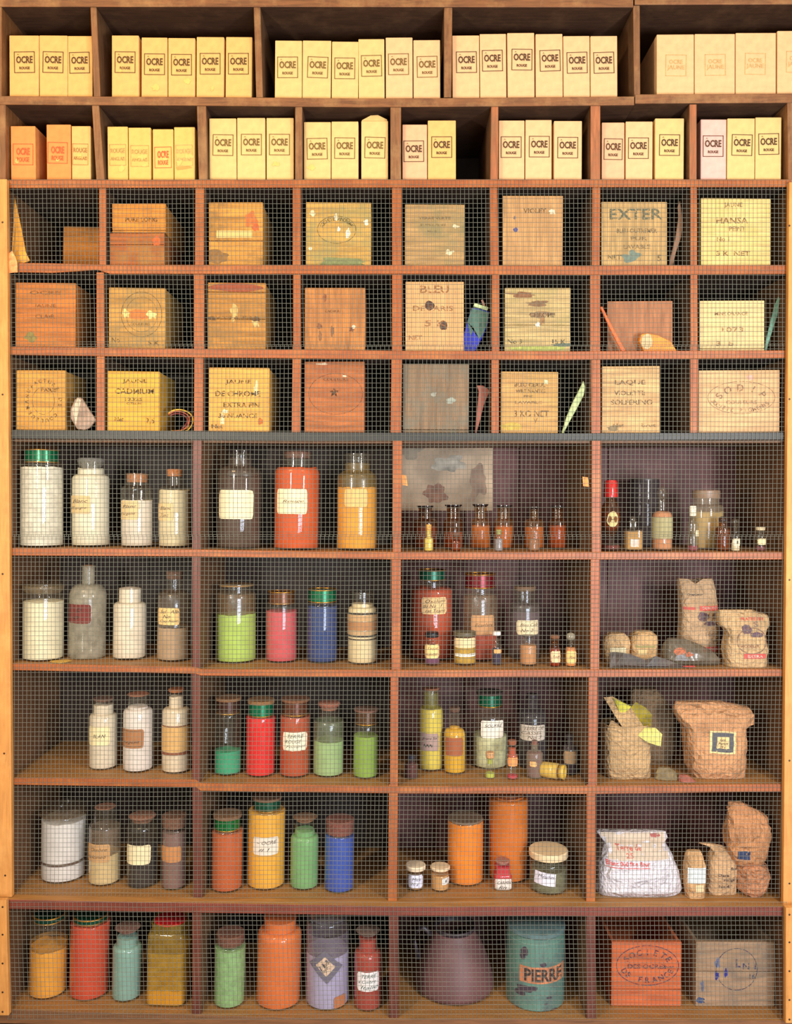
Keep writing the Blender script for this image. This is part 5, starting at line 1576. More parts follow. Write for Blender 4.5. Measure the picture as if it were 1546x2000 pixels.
jar('glass_jar', 'large jar of lavender-white powder with a diamond-shaped label', 596, 682, 1976, 1808, (602, 678), 1789, 1874, (182, 172, 206), lid=('film', 600, 681, 1786, 1806, (120, 115, 125)), key='s10', group=G10, sr=8, residue=(1812, (130, 118, 138), 0.4),
    labels=[(617, 660, 1864, 1914, (104, 98, 110), (), 'k', 0.785), (626, 651, 1874, 1903, (208, 178, 148), ('Blanc', 'lave'), 'k', 0.785), (655, 676, 1950, 1972, (178, 110, 66))])
jar('bottle', 'corked bottle of brick-red pigment with a handwritten white label', 690, 745, 1978, 1852, (700, 736), 1828, 1836, (172, 60, 46), lid=('knob', 695, 742, 1810, 1830, (110, 84, 72)), labels=[(698, 740, 1900, 1937, (234, 226, 218), ('TERRE', 'a Ombre', 'Italie'), 'g')], key='s10', cat='bottle', group=G10, sr=12)
# ------------------------------------------------------------------ bags, packets and odd things


def place(px, base, key, yf=None):
    sy = SHELF[key][1]
    if yf is None:
        X0 = P(px, base, 0).x
        zs = shelf_z(key, X0)
        d = ray(px, base)
        yf = CAM.y + d.y * (zs - CAM.z) / d.z
        yf = max(sy + 0.02, min(0.24, yf))
    s = scale_at(yf)
    c = P(px, base, yf)
    return c.x, yf, shelf_z(key, c.x) + 0.001, s


def bag(name, label, px, base, key, rings, depth, col, yf=None, amp=1.5, freq=22, power=3.5, seed=1, prints=(), patches=(), cat='bag', group=None, ridge=0.6, mat=None, cap_top=True, part='bag_body', rz=0.0, bump=0.5, notch=None):
    """rings = (row, x0, x1, depth factor) in pixels, from bottom to top; the near face stays about at yf"""
    xa, xb = min(r[1] for r in rings), max(r[2] for r in rings)
    X, y, z, s = place(px, base, key, yf)
    y2 = max(SHELF[key][1] + 0.008, 0.009, min(y, depth_cap(key, xa - amp, xb + amp) - depth / 2))
    if abs(y2 - y) > 1e-5:
        X, y, z, s = place(px, base, key, y2)
    rings = [(min(r[0], base),) + tuple(r[1:]) for r in rings]
    hmax = max(1, base - rings[-1][0])
    rr = []
    for row, x0, x1, df in rings:
        hd = depth / 2 * df
        rr.append(((base - row) * s, (x1 - x0) / 2 * s, hd, ((x0 + x1) / 2 - px) * s, depth / 2))
    t = thing(name, label, cat, (X, y, z), group=group, rz=rz, ry=shelf_tilt(key, X))
    V, F = loft(rr, seg=72, power=power, amp=amp * s, freq=freq, seed=seed, sub=5, ridge=ridge, cap_top=cap_top)
    if notch:
        nx, nw, nd = notch
        zt = max(v[2] for v in V)
        V = [(x, yy, zz - (nd * s * max(0, 1 - abs(x - (nx - px) * s) / (nw * s)) if zz > zt - 6 * s else 0)) for x, yy, zz in V]
    m = mat or crumpled('bag_paper', col)
    link_mesh(part, V, F, m, t, smooth=True, sharp=35)
    sf = Surf(V, F)

    def q(a, b):
        return (a - px) * s, (base - b) * s
    for pt in patches:                     # ('label'|'band'|..., x0, x1, y0, y1, colour, rot)
        nm, x0, x1, y0, y1, cc = pt[:6]
        rot = pt[6] if len(pt) > 6 else 0.0
        a, b = q(x0, y1)
        c, d = q(x1, y0)
        lb_ = decal(nm, grid2d(a, c, b, d, nx=16, nz=10, rot=rot, jag=0.0006, seed=x0), sf, 0.0009 + 0.0004 * (len(pt) > 7), paper('patch', cc), t)
    groups = {}
    for tx, cx, cy, w, h, cc in [p[:6] for p in prints]:
        a, b = q(cx, cy)
        if tx == 'O':
            sh = ring2d(a, b, w / 2 * s, h / 2 * s, 1.4 * s)
        elif tx == 'blob':
            sh = grid_blob(a, b, w / 2 * s, h / 2 * s, int(cx + cy))
        else:
            sh = text2d(tx, a, b, w=w * s, h=h * s, bold=0.015, shear=0.15 if cc == 'hand' else 0)
        groups.setdefault(cc, []).append(sh)
    for cc, l in groups.items():
        decal('printing', merge(*l), sf, 0.0018, worn_ink(cc, 0.58), t)
    return t, sf, s, q


def grid_blob(cx, cz, rx, rz, seed):
    V, F = [(cx, cz)], []
    n = 20
    for ring in (0.35, 0.7, 1.0):
        for i in range(n):
            a = 2 * PI * i / n
            k = ring * (1 + 0.35 * noise.noise(Vector((math.cos(a) * 1.5 + seed, math.sin(a) * 1.5, seed * .3))))
            V.append((cx + rx * k * math.cos(a), cz + rz * k * math.sin(a)))
    F = [(0, 1 + i, 1 + (i + 1) % n) for i in range(n)]
    for r in range(2):
        for i in range(n):
            a, b = 1 + r * n + i, 1 + r * n + (i + 1) % n
            F.append((a, a + n, b + n, b))
    return V, F


KRAFT = (206, 150, 98)
BAGC = (198, 160, 118)
# seventh shelf, right bay
bag('paper_packet', 'small kraft-wrapped packet with a pale label, left of its twin on the seventh shelf', 1207, 1285, 's7', [(1285, 1182, 1231, .9), (1250, 1180, 1234, 1), (1238, 1184, 1231, .95), (1230, 1192, 1222, .6)], 0.055, (214, 172, 118), yf=0.09, seed=3, cat='packet', group='small wrapped packets',
    patches=[('paper_label', 1191, 1222, 1256, 1268, (236, 224, 180))], prints=[('OCRE JAUNE', 1206, 1255, 30, 3, (120, 110, 70))])
bag('paper_packet', 'small kraft-wrapped packet with a green stripe, right of its twin on the seventh shelf', 1261, 1287, 's7', [(1287, 1236, 1286, .9), (1250, 1234, 1288, 1), (1236, 1236, 1286, .95), (1228, 1246, 1276, .6)], 0.055, (208, 165, 110), yf=0.09, seed=8, cat='packet', group='small wrapped packets',
    patches=[('paper_label', 1246, 1263, 1262, 1272, (228, 200, 140)), ('stripe', 1240, 1280, 1254, 1258, (150, 140, 85))])
RB = (214, 84, 74)
BL = (96, 72, 86)
bag('paper_bag', 'tall printed paper bag with a notched open top and red bands', 1372, 1290, 's7', [(1292, 1340, 1408, .9), (1250, 1334, 1410, 1), (1200, 1336, 1408, 1), (1160, 1334, 1405, .8), (1132, 1331, 1399, .45)], 0.075, BAGC, yf=0.12, seed=5, amp=2.2, group='printed paper bags', notch=(1362, 14, 10), ridge=.5,
    patches=[('red_band', 1366, 1404, 1184, 1193, RB), ('red_band', 1336, 1358, 1186, 1191, RB), ('red_band', 1373, 1405, 1264, 1274, RB)],
    prints=[('Outremer', 1358, 1162, 30, 5, (70, 60, 60)), ('DEBLOC', 1386, 1188, 30, 5, (235, 190, 170)), ('blob', 1372, 1205, 22, 20, BL), ('blob', 1388, 1218, 30, 10, BL), ('S', 1396, 1203, 10, 12, (120, 95, 90)),
            ('1000', 1390, 1240, 26, 6, (150, 115, 90)), ('PLATRE', 1388, 1269, 26, 5, (240, 200, 180)), ('kg', 1392, 1250, 12, 6, (150, 115, 90))])
bag('paper_bag', 'short crumpled printed paper bag with folded top and red lettering', 1460, 1300, 's7', [(1300, 1426, 1502, .9), (1270, 1422, 1506, 1), (1240, 1428, 1500, 1), (1228, 1424, 1502, .9), (1220, 1414, 1509, .75), (1200, 1411, 1508, .45), (1190, 1413, 1478, .2)], 0.07, (204, 166, 116), yf=0.03, seed=11, amp=4.0, freq=26, group='printed paper bags',
    patches=[('red_band', 1452, 1496, 1273, 1283, RB)],
    prints=[('PLATRE FIN', 1472, 1206, 44, 6, RB), ('O', 1468, 1248, 60, 52, (120, 88, 80)), ('blob', 1458, 1226, 18, 20, BL), ('blob', 1478, 1236, 26, 10, BL), ('S', 1478, 1216, 10, 10, (130, 100, 95)), ('MODELER', 1464, 1258, 36, 6, (150, 110, 85)), ('EXTRA', 1474, 1278, 30, 5, (240, 200, 180))])
bag('plastic_bag', 'limp grey clear plastic bag of red lumps lying in front of the tall paper bag', 1358, 1303, 's7', [(1303, 1308, 1411, .6), (1292, 1304, 1412, 1), (1276, 1303, 1396, .9), (1262, 1306, 1370, .6), (1252, 1312, 1345, .3)], 0.07, (120, 105, 85), yf=0.035, seed=15, amp=2.5,
    mat=glass('grey_plastic', tint=(0.6, 0.57, 0.5), dust=0.42, dustcol=(135, 120, 100), rough=0.2), prints=[('blob', 1328, 1274, 22, 14, (190, 105, 70)), ('blob', 1345, 1280, 16, 10, (175, 95, 65))])
# flat dark wrappers lying at the front
X, y, z, s = place(1262, 1300, 's7', 0.015)
t = thing('folded_wrapper', 'long flat dark grey-brown folded wrapper with a red tip', 'wrapper', (X, y, z))
V, F = [], []
prof = [(-72, 30, 4), (-60, 30, 8), (-40, 27, 16), (-20, 22, 14), (0, 14, 10), (20, 22, 8), (40, 16, 10), (60, 8, 9), (84, 2, 5)]
for i, (dx, hh, dd) in enumerate(prof):
    for (a, b) in ((0, 0.0), (dd * .5, 0.15), (dd, 1.0), (dd * 1.5, 0.85), (dd * 2, 0.0)):
        V.append((dx * s, a * s, max(0, hh * b * s + 0.0)))
n = 5
for i in range(len(prof) - 1):
    for j in range(n - 1):
        F.append((i * n + j, (i + 1) * n + j, (i + 1) * n + j + 1, i * n + j + 1))
    F.append((i * n + n - 1, (i + 1) * n + n - 1, (i + 1) * n, i * n))
F += [tuple(range(n)), tuple(reversed([(len(prof) - 1) * n + i for i in range(n)]))]
link_mesh('wrapper_body', V, F, plain('dark_wrapper', (66, 50, 40), rough=0.5, vary=0.6, scale=25, bump=.5), t)
v, f = loft([(0.0, 0.012, 0.006, 0, 0), (0.02, 0.010, 0.004, 0, 0), (0.03, 0.004, 0.002, 0, 0)], seg=16, power=2)
v = [(86 * s - zz * 1.0 + 0.012, yy + 0.008 * 0 + 0.006, xx * 0.2 + 0.003) for xx, yy, zz in v]
link_mesh('red_tip', v, f, plain('red_tip', (190, 60, 50)), t)

# eighth shelf, right bay: open bag with a yellow liner
tb, sf, s, q = bag('paper_bag', 'open paper bag with its yellow-green lined top folded back', 1232, 1524, 's8', [(1525, 1192, 1276, .8), (1500, 1186, 1277, 1), (1460, 1186, 1276, 1), (1430, 1184, 1276, 1), (1418, 1188, 1272, .95)], 0.10, (196, 158, 108), yf=0.035, seed=21, amp=2.6, freq=24, cap_top=False)
m_out = crumpled('bag_paper', (196, 158, 108))
m_in = plain('yellow_liner', (205, 200, 70), rough=0.7, vary=0.4, scale=30, bump=.3)


def petal(pts, mat_, nm, seed, y0=0.0, y1=0.05, curl=0.012):
    """a folded flap: polygon outline pts (pixels, with depth per point) thickened"""
    P3 = [(q(a, b)[0], dy, q(a, b)[1]) for a, b, dy in pts]
    cx = sum(p[0] for p in P3) / len(P3)
    cy = sum(p[1] for p in P3) / len(P3)
    cz = sum(p[2] for p in P3) / len(P3)
    V = [Vector((cx, cy - curl, cz))]
    n_ = len(P3)
    rings = 4
    for r in range(1, rings + 1):
        for k in range(n_):
            for sub in range(3):
                a, b = Vector(P3[k]), Vector(P3[(k + 1) % n_])
                e = a.lerp(b, sub / 3)
                p = V[0].lerp(e, r / rings)
                p.y += 0.004 * noise.noise(p * 60 + Vector((seed, 0, 0)))
                V.append(p)
    m = n_ * 3
    F = [(0, 1 + i, 1 + (i + 1) % m) for i in range(m)]
    for r in range(rings - 1):
        for i in range(m):
            a = 1 + r * m + i
            b = 1 + r * m + (i + 1) % m
            F.append((a, a + m, b + m, b))
    nv = len(V)
    V2 = [v + Vector((0, 0.0007, 0)) for v in V]
    F2 = [tuple(i + nv for i in reversed(f_)) for f_ in F]
    e0 = 1 + (rings - 1) * m
    F3 = [(e0 + i, e0 + i + nv, e0 + (i + 1) % m + nv, e0 + (i + 1) % m) for i in range(m)]
    return link_mesh(nm, [tuple(v) for v in V + V2], F + F2 + F3, mat_, tb, smooth=True, sharp=40)


petal([(1190, 1370, .06), (1208, 1368, .06), (1240, 1386, .04), (1262, 1424, .01), (1282, 1438, -.005), (1250, 1444, .0), (1222, 1428, .0), (1205, 1400, .02)], m_out, 'outer_flap', 1)
petal([(1207, 1369, .05), (1240, 1384, .035), (1228, 1398, .03), (1216, 1394, .03)], m_in, 'liner_flap', 2)
petal([(1225, 1400, .03), (1252, 1378, .05), (1275, 1392, .06), (1286, 1405, .05), (1275, 1422, .02), (1248, 1432, .01)], plain('yellow_liner_deep', (168, 150, 42), rough=0.7, vary=0.5, scale=30), 'liner_hollow', 3, curl=-0.03)
petal([(1243, 1434, .0), (1258, 1420, .005), (1280, 1420, .0), (1292, 1432, -.005), (1288, 1455, -.012), (1262, 1446, -.012)], plain('pale_liner', (214, 205, 110), rough=0.7, vary=0.2, scale=30), 'liner_tongue', 4)
petal([(1186, 1422, .0), (1200, 1420, -.002), (1225, 1442, -.004), (1276, 1446, -.003), (1274, 1436, .02), (1230, 1428, .03), (1200, 1410, .03)], m_out, 'folded_cuff', 5)
bag('plastic_sack', 'dull grey-brown slumped sack behind the open yellow-lined bag', 1278, 1490, 's8', [(1492, 1236, 1320, .8), (1440, 1232, 1326, 1), (1395, 1234, 1325, 1), (1365, 1236, 1305, .8), (1345, 1246, 1290, .4)], 0.10, (120, 92, 62), yf=0.16, seed=31, amp=4, cat='sack')
tk, sfk, sk, qk = bag('paper_bag', 'large kraft paper bag with a twisted top and a dark-bordered label', 1405, 1524, 's8', [(1525, 1364, 1462, .8), (1505, 1357, 1463, 1), (1460, 1352, 1466, 1), (1428, 1350, 1466, .9), (1420, 1342, 1482, .85), (1402, 1333, 1485, .75), (1390, 1331, 1476, .5), (1378, 1336, 1420, .15)], 0.11, (206, 148, 98), yf=0.03, seed=41, amp=5.5, freq=24,
                      patches=[('paper_label', 1386, 1437, 1428, 1471, (232, 205, 140), -0.06), ('label_border', 1390, 1433, 1431, 1468, (84, 84, 88), -0.06, 1), ], prints=[])
a, b = qk(1399, 1461)
c_, d_ = qk(1424, 1439)
decal('label_centre', grid2d(a, c_, b, d_, rot=-0.06), sfk, 0.0019, paper('patch', (226, 192, 130)), tk)
decal('handwriting', merge(text2d('Gris', *qk(1411, 1444), w=12 * sk, h=4 * sk, shear=.3), text2d('Perlant', *qk(1412, 1451), w=20 * sk, h=5 * sk, shear=.3), text2d('25 c', *qk(1410, 1458), w=10 * sk, h=4 * sk, shear=.3)), sfk, 0.0024, ink((60, 50, 45)), tk)
X, y, z, s = place(1320, 1525, 's8', 0.02)
for i, (cx, w, h, dx, cc, lb_) in enumerate([(1308, 50, 22, 0, (130, 110, 72), 'crumpled olive scrap of wrapping between the two open-topped bags'), (1345, 30, 12, 4, (165, 90, 70), 'small torn brown-red scrap beside the kraft bag base')]):
    X, y, z, s = place(cx, 1524, 's8', 0.012 + 0.02 * (1 - i))
    v, f = loft([(0, w / 2 * s, 0.014, 0, 0.016), (h * .5 * s, w * .42 * s, 0.012, -3 * s, 0.016), (h * s, w * .2 * s, 0.004, -8 * s, 0.017)], seg=26, power=2, amp=2.2 * s, freq=60, seed=i + 50, ridge=.7)
    t = thing('paper_scrap', lb_, 'scrap', (X, y, z), group='paper scraps')
    link_mesh('scrap_body', v, f, plain('scrap', cc, rough=0.8, vary=0.4, scale=60, bump=.6), t)

# ninth shelf, right bay
bag('plastic_sack', 'plump white plastic sack of powder with red handwriting and gathered top', 1252, 1747, 's9', [(1747, 1172, 1338, .75), (1735, 1170, 1340, 1), (1700, 1174, 1334, 1), (1672, 1182, 1322, .85), (1650, 1190, 1310, .5), (1642, 1184, 1316, .22), (1630, 1174, 1312, .12)], 0.13, (226, 222, 226), yf=-0.004, seed=61, amp=4.2, freq=20, cat='sack', ridge=.6,
    mat=crumpled('white_sack', (222, 215, 218), rough=0.45, vary=0.12),
    patches=[('stained_cuff', 1172, 1330, 1630, 1672, (202, 182, 158))], prints=[('Terre de', 1232, 1652, 50, 9, (205, 70, 62)), ('Blanc 000 fine fleur', 1228, 1678, 84, 9, (214, 60, 52)), ('______________', 1228, 1686, 88, 1.2, (214, 60, 52)), ('blob', 1290, 1634, 20, 10, (170, 90, 85)), ('25', 1232, 1664, 14, 8, (210, 90, 80))])
bag('paper_packet', 'narrow kraft packet with a pale blue-white label band', 1360, 1753, 's9', [(1753, 1345, 1379, .8), (1735, 1342, 1380, 1), (1690, 1341, 1381, 1), (1670, 1344, 1376, .6), (1662, 1348, 1372, .3)], 0.045, (205, 158, 105), yf=-0.005, seed=66, amp=1.6, cat='packet',
    patches=[('paper_label', 1343, 1380, 1690, 1721, (212, 218, 214)), ('paper_label', 1358, 1374, 1724, 1738, (226, 200, 150))])
bag('paper_packet', 'upright kraft packet written with slanting dark notes', 1413, 1746, 's9', [(1746, 1386, 1442, .85), (1700, 1384, 1443, 1), (1680, 1388, 1442, .95), (1664, 1396, 1430, .7), (1656, 1392, 1420, .3), (1650, 1372, 1392, .12)], 0.055, (200, 158, 112), yf=0.03, seed=70, amp=2, cat='packet',
    prints=[('Ocre', 1412, 1705, 22, 6, (60, 55, 60)), ('rouge', 1424, 1716, 22, 6, (60, 55, 60)), ('No 4', 1414, 1728, 20, 6, (60, 55, 60)), ('fine', 1434, 1692, 14, 6, (60, 55, 60))])
rolls, _, _, _ = bag('paper_bag', 'crumpled brown paper bag with a dark blue sticker, resting on the rolled bag', 1470, 1755, 's9', [(1695, 1448, 1495, .5), (1680, 1436, 1500, .9), (1650, 1430, 1508, 1), (1620, 1428, 1510, .8), (1600, 1434, 1505, .5), (1585, 1434, 1480, .3), (1573, 1436, 1458, .1)], 0.08, (196, 134, 84), yf=0.07, seed=75, amp=8, freq=30,
    patches=[('sticker', 1440, 1464, 1659, 1676, (46, 58, 88))])
bag('paper_roll', 'rolled-up brown paper bag end lying under the crumpled bag', 1479, 1755, 's9', [(1755, 1462, 1496, .7), (1745, 1450, 1508, .9), (1722, 1446, 1513, 1), (1700, 1450, 1508, .95), (1691, 1462, 1494, .6)], 0.10, (188, 126, 84), yf=-0.002, seed=80, amp=5.0, freq=42, power=2.2, cat='bag')

# yellow sheet in the first pigeonhole of the third shelf
def wedge(name, label, cat, pts, key, mat_, yf, th=0.004, group=None, wob=0.0, z=None, part=None):
    """a stiff sheet or stick: front outline in pixels, own thickness"""
    b = max(p[1] for p in pts)
    cx = sum(p[0] for p in pts) / len(pts)
    c = P(cx, b, yf)
    s_ = scale_at(yf)
    zz = shelf_z(key, c.x) + 0.001 if z is None else z
    t_ = thing(name, label, cat, (c.x, yf, zz), group=group, ry=shelf_tilt(key, c.x) if z is None else 0)
    V = [((a - cx) * s_, (p[2] if len(p) > 2 else 0), (b - bb) * s_) for p in pts for a, bb in [p[:2]]]
    n_ = len(V)
    V += [(x, y_ + th, zq_) for x, y_, zq_ in V]
    # outline may be concave: triangulate through bmesh
    bm = bmesh.new()
    vs = [bm.verts.new(v_) for v_ in V]
    f1 = bm.faces.new(vs[:n_])
    f2 = bm.faces.new(list(reversed(vs[n_:])))
    for i in range(n_):
        bm.faces.new((vs[i], vs[n_ + i], vs[n_ + (i + 1) % n_], vs[(i + 1) % n_]))
    bmesh.ops.recalc_face_normals(bm, faces=bm.faces[:])
    bmesh.ops.bevel(bm, geom=list(bm.edges), offset=min(th * 0.25, 0.0015), segments=1, affect='EDGES')
    bmesh.ops.triangulate(bm, faces=[f_ for f_ in bm.faces if len(f_.verts) > 4])
    me = bpy.data.meshes.new(part or name)
    bm.to_mesh(me)
    bm.free()
    me.materials.append(mat_)
    o_ = bpy.data.objects.new(part or 'body', me)
    COL.objects.link(o_)
    o_.parent = t_
    return t_, (lambda a, bb: ((a - cx) * s_, (b - bb) * s_)), s_


wedge('paper_wrapper', 'bright yellow-orange stiff paper leaning in the left corner of the third shelf', 'wrapper', [(21, 512), (21, 376, .02), (27, 402, .02), (40, 450, .01), (50, 488), (58, 504), (40, 512)], 's3', plain('orange_paper', (240, 165, 60), rough=0.5, bump=.4, scale=30, vary=.3), 0.02, 0.003, part='wrapper_sheet')
wedge('paper_wrapper', 'glossy crumpled cellophane tag hanging over the third shelf edge at far left', 'wrapper', [(15, 533), (15, 496), (24, 490), (30, 502), (34, 514), (34, 532)], 's3', plain('glossy_tag', (232, 150, 90), rough=0.2, bump=.8, scale=80, vary=.5), -0.008, 0.002, part='tag_sheet', z=P(24, 533, -0.008).z)
wedge('wooden_stick', 'curved grey-brown dry stick beside the EXTER box', 'stick', [(1305, 515), (1309, 490), (1318, 455), (1322, 430), (1325, 412), (1323, 392), (1328, 380), (1330, 395), (1334, 425), (1330, 452), (1320, 480), (1312, 514)], 's3', wood('dry_stick', (150, 110, 80), 'z'), 0.05, 0.006)
# fourth shelf oddments
t, q2, s2 = wedge('pigment_sachet', 'narrow blue and green pigment sachet leaning with a pale clip at its top', 'packet', [(899, 683), (903, 655), (912, 620), (920, 594), (934, 596), (955, 602), (953, 625), (943, 650), (932, 670), (925, 684)], 's4', None or plain('blue_sachet', (42, 52, 175), rough=0.35, vary=0.3, scale=25), 0.05, 0.014, part='sachet_body')
V = [(q2(a, b)[0], -0.0008, q2(a, b)[1]) for a, b in [(912, 622), (920, 596), (934, 598), (954, 604), (951, 625), (943, 645), (935, 655), (925, 635), (918, 650)]]
link_mesh('green_smear', V, [(0, 1, 2, 3), (0, 3, 4, 5), (0, 5, 6), (0, 6, 7), (0, 7, 8)], plain('green_smear', (72, 110, 95), rough=.5, vary=.5, scale=60), t)
v, f = box(-0.019, 0.019, -0.004, 0.018, -0.0045, 0.0045, 0.001)
cc_, ss_ = math.cos(-0.3), math.sin(-0.3)
ax, az = q2(938, 593)
v = [(ax + x * cc_ - z_ * ss_, y_, az + x * ss_ + z_ * cc_) for x, y_, z_ in v]
link_mesh('clip', v, f, plain('pale_green_clip', (190, 210, 150)), t)
v, f = tube([q2(946, 590)[:1] + (0.008,) + q2(946, 590)[1:], q2(941, 590)[:1] + (0.008,) + (q2(941, 578)[1],)], 0.003)
link_mesh('clip_tab', v, f, plain('pink_tab', (190, 140, 115)), t)
wedge('painted_stick', 'bright orange flat stick leaning at the left of the low brown box', 'stick', [(1171, 596), (1176, 594), (1190, 622), (1206, 652), (1222, 681), (1214, 683), (1206, 668), (1190, 636)], 's4', plain('orange_paint', (232, 105, 40), rough=.5, vary=.2), 0.02, 0.006)
t, q2, s2 = wedge('orange_packet', 'small open orange cone of pigment in front of the low brown box', 'packet', [(1258, 684), (1248, 664), (1252, 650), (1264, 648), (1285, 652), (1310, 664), (1322, 684)], 's4', plain('orange_packet', (238, 145, 45), rough=.6, vary=.25, scale=30), 0.02, 0.022)
sh = blob2d(*q2(1263, 664), 11 * s2, 15 * s2, 3, jag=.2)
link_mesh('packet_mouth', [(x, -0.0008, z_) for x, z_ in sh[0]], sh[1], plain('buff', (205, 175, 125)), t)
wedge('glass_shard', 'pale teal curved blade leaning at the right end of the fourth shelf', 'shard', [(1492, 683), (1495, 660), (1503, 625), (1512, 590), (1520, 572), (1523, 578), (1518, 610), (1508, 640), (1500, 665), (1496, 683)], 's4', plain('teal_blade', (120, 165, 140), rough=.25, vary=.3), 0.05, 0.005)
# fifth shelf oddments
t, q2, s2 = wedge('folded_cellophane', 'folded translucent greyish cellophane standing right of the circular-stamped box', 'wrapper', [(150, 838), (138, 818), (138, 798), (146, 780), (152, 775), (160, 778), (175, 802), (188, 820), (174, 836), (165, 840)], 's5', plain('cellophane_fold', (158, 128, 105), rough=.3, vary=.45, scale=35, bump=.6), 0.012, 0.008)
sh = ([q2(141, 800), q2(152, 777), q2(158, 782), q2(148, 830)], [(0, 1, 2, 3)])
link_mesh('pale_fold', [(x, -0.0006, z_) for x, z_ in sh[0]], [(0, 3, 2, 1)], plain('pale_fold', (200, 180, 150), rough=.3), t)
X, y, z, s = place(360, 838, 's5', 0.04)
t = thing('curled_ribbons', 'curled red and yellow ribbons at the right of the cadmium yellow box', 'ribbon', (X, y, z))
for i, (r, cc, x0_) in enumerate([(22, (190, 90, 60), 0), (26, (215, 170, 50), 2), (18, (120, 45, 40), -2)]):
    pts = []
    for k in range(22):
        a = math.radians(-60 + 200 * k / 21)
        pts.append(((x0_ - 12 + r * math.cos(a)) * s, 0.004 * i + 0.01 * math.sin(a * 2), max(0.0016, (20 + r * math.sin(a) * 0.9) * s)))
    v, f = tube(pts, 0.0016 + .0004 * i, 8)
    link_mesh('ribbon', v, f, plain('ribbon', cc, rough=.5), t, smooth=True)
for i, (r, cc) in enumerate([(10, (215, 170, 50)), (14, (190, 90, 60))]):
    v, f = tube([((-26 + 4 * i) * s, 0.0, 0.002), (-8 * s, 0.004, 0.0035), (6 * s, 0.006, (8 + 6 * i) * s), (10 * s, 0.008, (26 + 6 * i) * s)], 0.0015)
    link_mesh('ribbon', v, f, plain('ribbon', cc, rough=.5), t, smooth=True)
wedge('wood_shaving', 'reddish curved wood shaving leaning beside the worn grey-brown box', 'stick', [(927, 844), (929, 815), (932, 785), (934, 762), (930, 750), (942, 750), (952, 756), (956, 762), (950, 775), (944, 790), (938, 815), (930, 844)], 's5', wood('shaving', (150, 82, 60), 'z'), 0.04, 0.005)
wedge('paper_spill', 'pale green folded paper spill leaning in the corner of its pigeonhole', 'paper', [(1096, 843), (1106, 810), (1118, 782), (1132, 755), (1139, 740), (1143, 752), (1140, 768), (1126, 795), (1112, 820), (1100, 843)], 's5', plain('green_paper', (176, 190, 130), rough=.6, vary=.25, scale=50), 0.03, 0.006)
# yellow scrap of paper on the seventh shelf
X, y, z, s = place(118, 1290, 's7', 0.03)
t = thing('paper_scrap', 'flat ochre-yellow torn scrap between the first two vessels of the seventh shelf', 'scrap', (X, y, z), group='paper scraps')
b2 = blob2d(0, 0, 18 * s, 0.018, 6, jag=.5)
nn = len(b2[0])
V = [(a, b, 0.0012) for a, b in b2[0]] + [(a, b, 0.0002) for a, b in b2[0]]
F = list(b2[1]) + [tuple(i + nn for i in reversed(f_)) for f_ in b2[1]] + [(1 + i, 1 + (i + 1) % (nn - 1), nn + 1 + (i + 1) % (nn - 1), nn + 1 + i) for i in range(nn - 1)]
link_mesh('scrap_body', V, F, paper('yellow_scrap', (205, 160, 60)), t)

# lowest shelf: earthenware pot and tin
X, y, z, s = place(885, 1966, 's10', 0.0)
y = 0.02
R = 78 * scale_at(y + 0.1)
t = thing('stoneware_pot', 'dark brown-purple squat pot with sloping sides and a wide open mouth', 'pot', (P(886, 1960, y + R).x, y + R, shelf_z('s10', X) + 0.0015), ry=shelf_tilt('s10', X))
s = scale_at(y + R)
prof = [(0, 0), (72, 0), (77, 3), (78, 10), (73, 35), (64, 62), (54, 84), (45, 98), (40, 104), (39, 110), (36, 110), (35, 102), (50, 84), (70, 35), (72, 8), (0, 6)]
v, f = lathe([(a * s, b * s) for a, b in prof], 56)
link_mesh('pot_body', v, f, plain('purple_brown_clay', (104, 68, 66), rough=0.55, vary=.25, scale=14, bump=.2), t, smooth=True, sharp=60)
v, f = lathe([(35 * s, 108 * s), (39 * s, 110 * s), (42 * s, 116 * s), (41 * s, 120 * s), (37 * s, 117 * s), (34 * s, 109 * s)], 48)
link_mesh('rim', v, f, plain('dark_rim', (52, 42, 48), rough=.4), t, smooth=True)
v, f = tube([(-44 * s, 0, 96 * s), (-60 * s, 0, 112 * s), (-74 * s, 0, 106 * s), (-80 * s, 0, 84 * s), (-70 * s, 0, 50 * s)], 5 * s, 12)
link_mesh('handle', v, f, plain('dark_rim', (52, 42, 48), rough=.4), t, smooth=True)
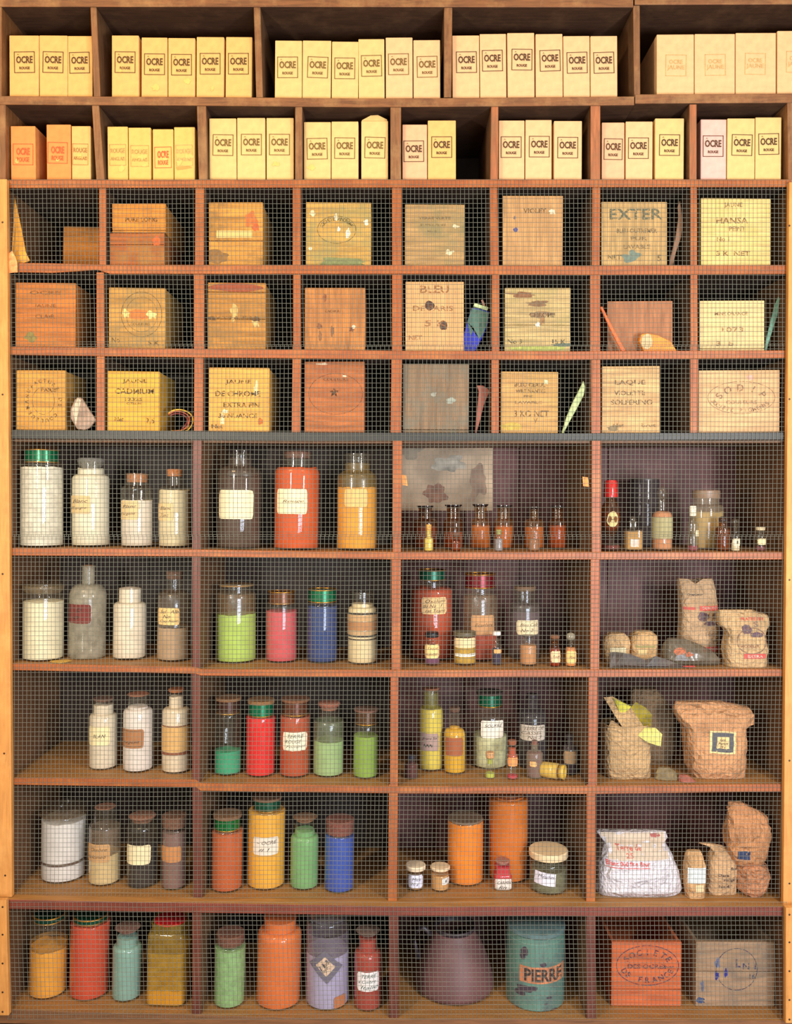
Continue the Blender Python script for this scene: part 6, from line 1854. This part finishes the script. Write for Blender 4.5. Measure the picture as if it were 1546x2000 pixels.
# tin
y = 0.0
R = 57 * scale_at(y + 0.06)
c = P(1044, 1985, y + R)
t = thing('pigment_tin', 'tall chipped teal-painted tin with a rust-coloured band lettered PIERRE', 'tin', (c.x, y + R, shelf_z('s10', c.x) + 0.0015), ry=shelf_tilt('s10', c.x))
s = scale_at(y + R)
R = 57 * s
H_ = P(1044, 1808, y + R).z - t.location.z
v, f = lathe([(0, 0), (R - .002, 0), (R, .002), (R, H_ - 0.014), (R - 0.002, H_ - 0.012), (R - 0.002, H_), (R - 0.005, H_), (R - 0.005, H_ - 0.008), (0, H_ - 0.010)], 64)
link_mesh('tin_body', v, f, wood('chipped_teal_paint', (98, 136, 120), 'z', dark=0.7, blotch=(70, 62, 74), amt=0.6, rough=.4), t, smooth=True, sharp=40)
sf = Surf(v, f)
v2, f2 = lathe([(0, H_ + 0.0015), (R - 0.001, H_ + 0.0015), (R + 0.0012, H_ + 0.003), (R + 0.0012, H_ + 0.012), (R - 0.003, H_ + 0.014), (0, H_ + 0.012)], 64)
link_mesh('lid', v2, f2, plain('dull_teal_lid', (92, 118, 116), rough=.45, vary=.3, scale=30), t, smooth=True, sharp=40)


def HT(py):
    return P(1044, py, y).z - t.location.z


bandz0, bandz1 = HT(1922), HT(1890)
lb_ = decal('name_band', grid2d(-37 * s, 50 * s, bandz0, bandz1, nx=24, nz=4), sf, 0.0006, plain('rust_band', (196, 124, 82), vary=.3, scale=40), t)
decal('stencilled_lettering', text2d('PIERRE', 8 * s, (bandz0 + bandz1) / 2, w=74 * s, h=(bandz1 - bandz0) * .78, bold=.03), sf, 0.0012, ink((60, 48, 42)), lb_)
for i, (px, py, rx, rz_) in enumerate([(1016, 1862, 7, 10), (1012, 1872, 5, 8), (1050, 1885, 7, 5), (1018, 1935, 16, 8), (1032, 1932, 8, 6), (1008, 1945, 9, 6), (1062, 1950, 6, 3), (1072, 1975, 6, 3), (1056, 1962, 4, 2), (1040, 1978, 5, 3)]):
    g_ = grid_blob((px - 1044) * s, HT(py), rx * s, rz_ * s * .8, i * 3)
    decal('chipped_spot', g_, sf, 0.0005, plain('bare_metal', (70, 58, 66), vary=.3), t)
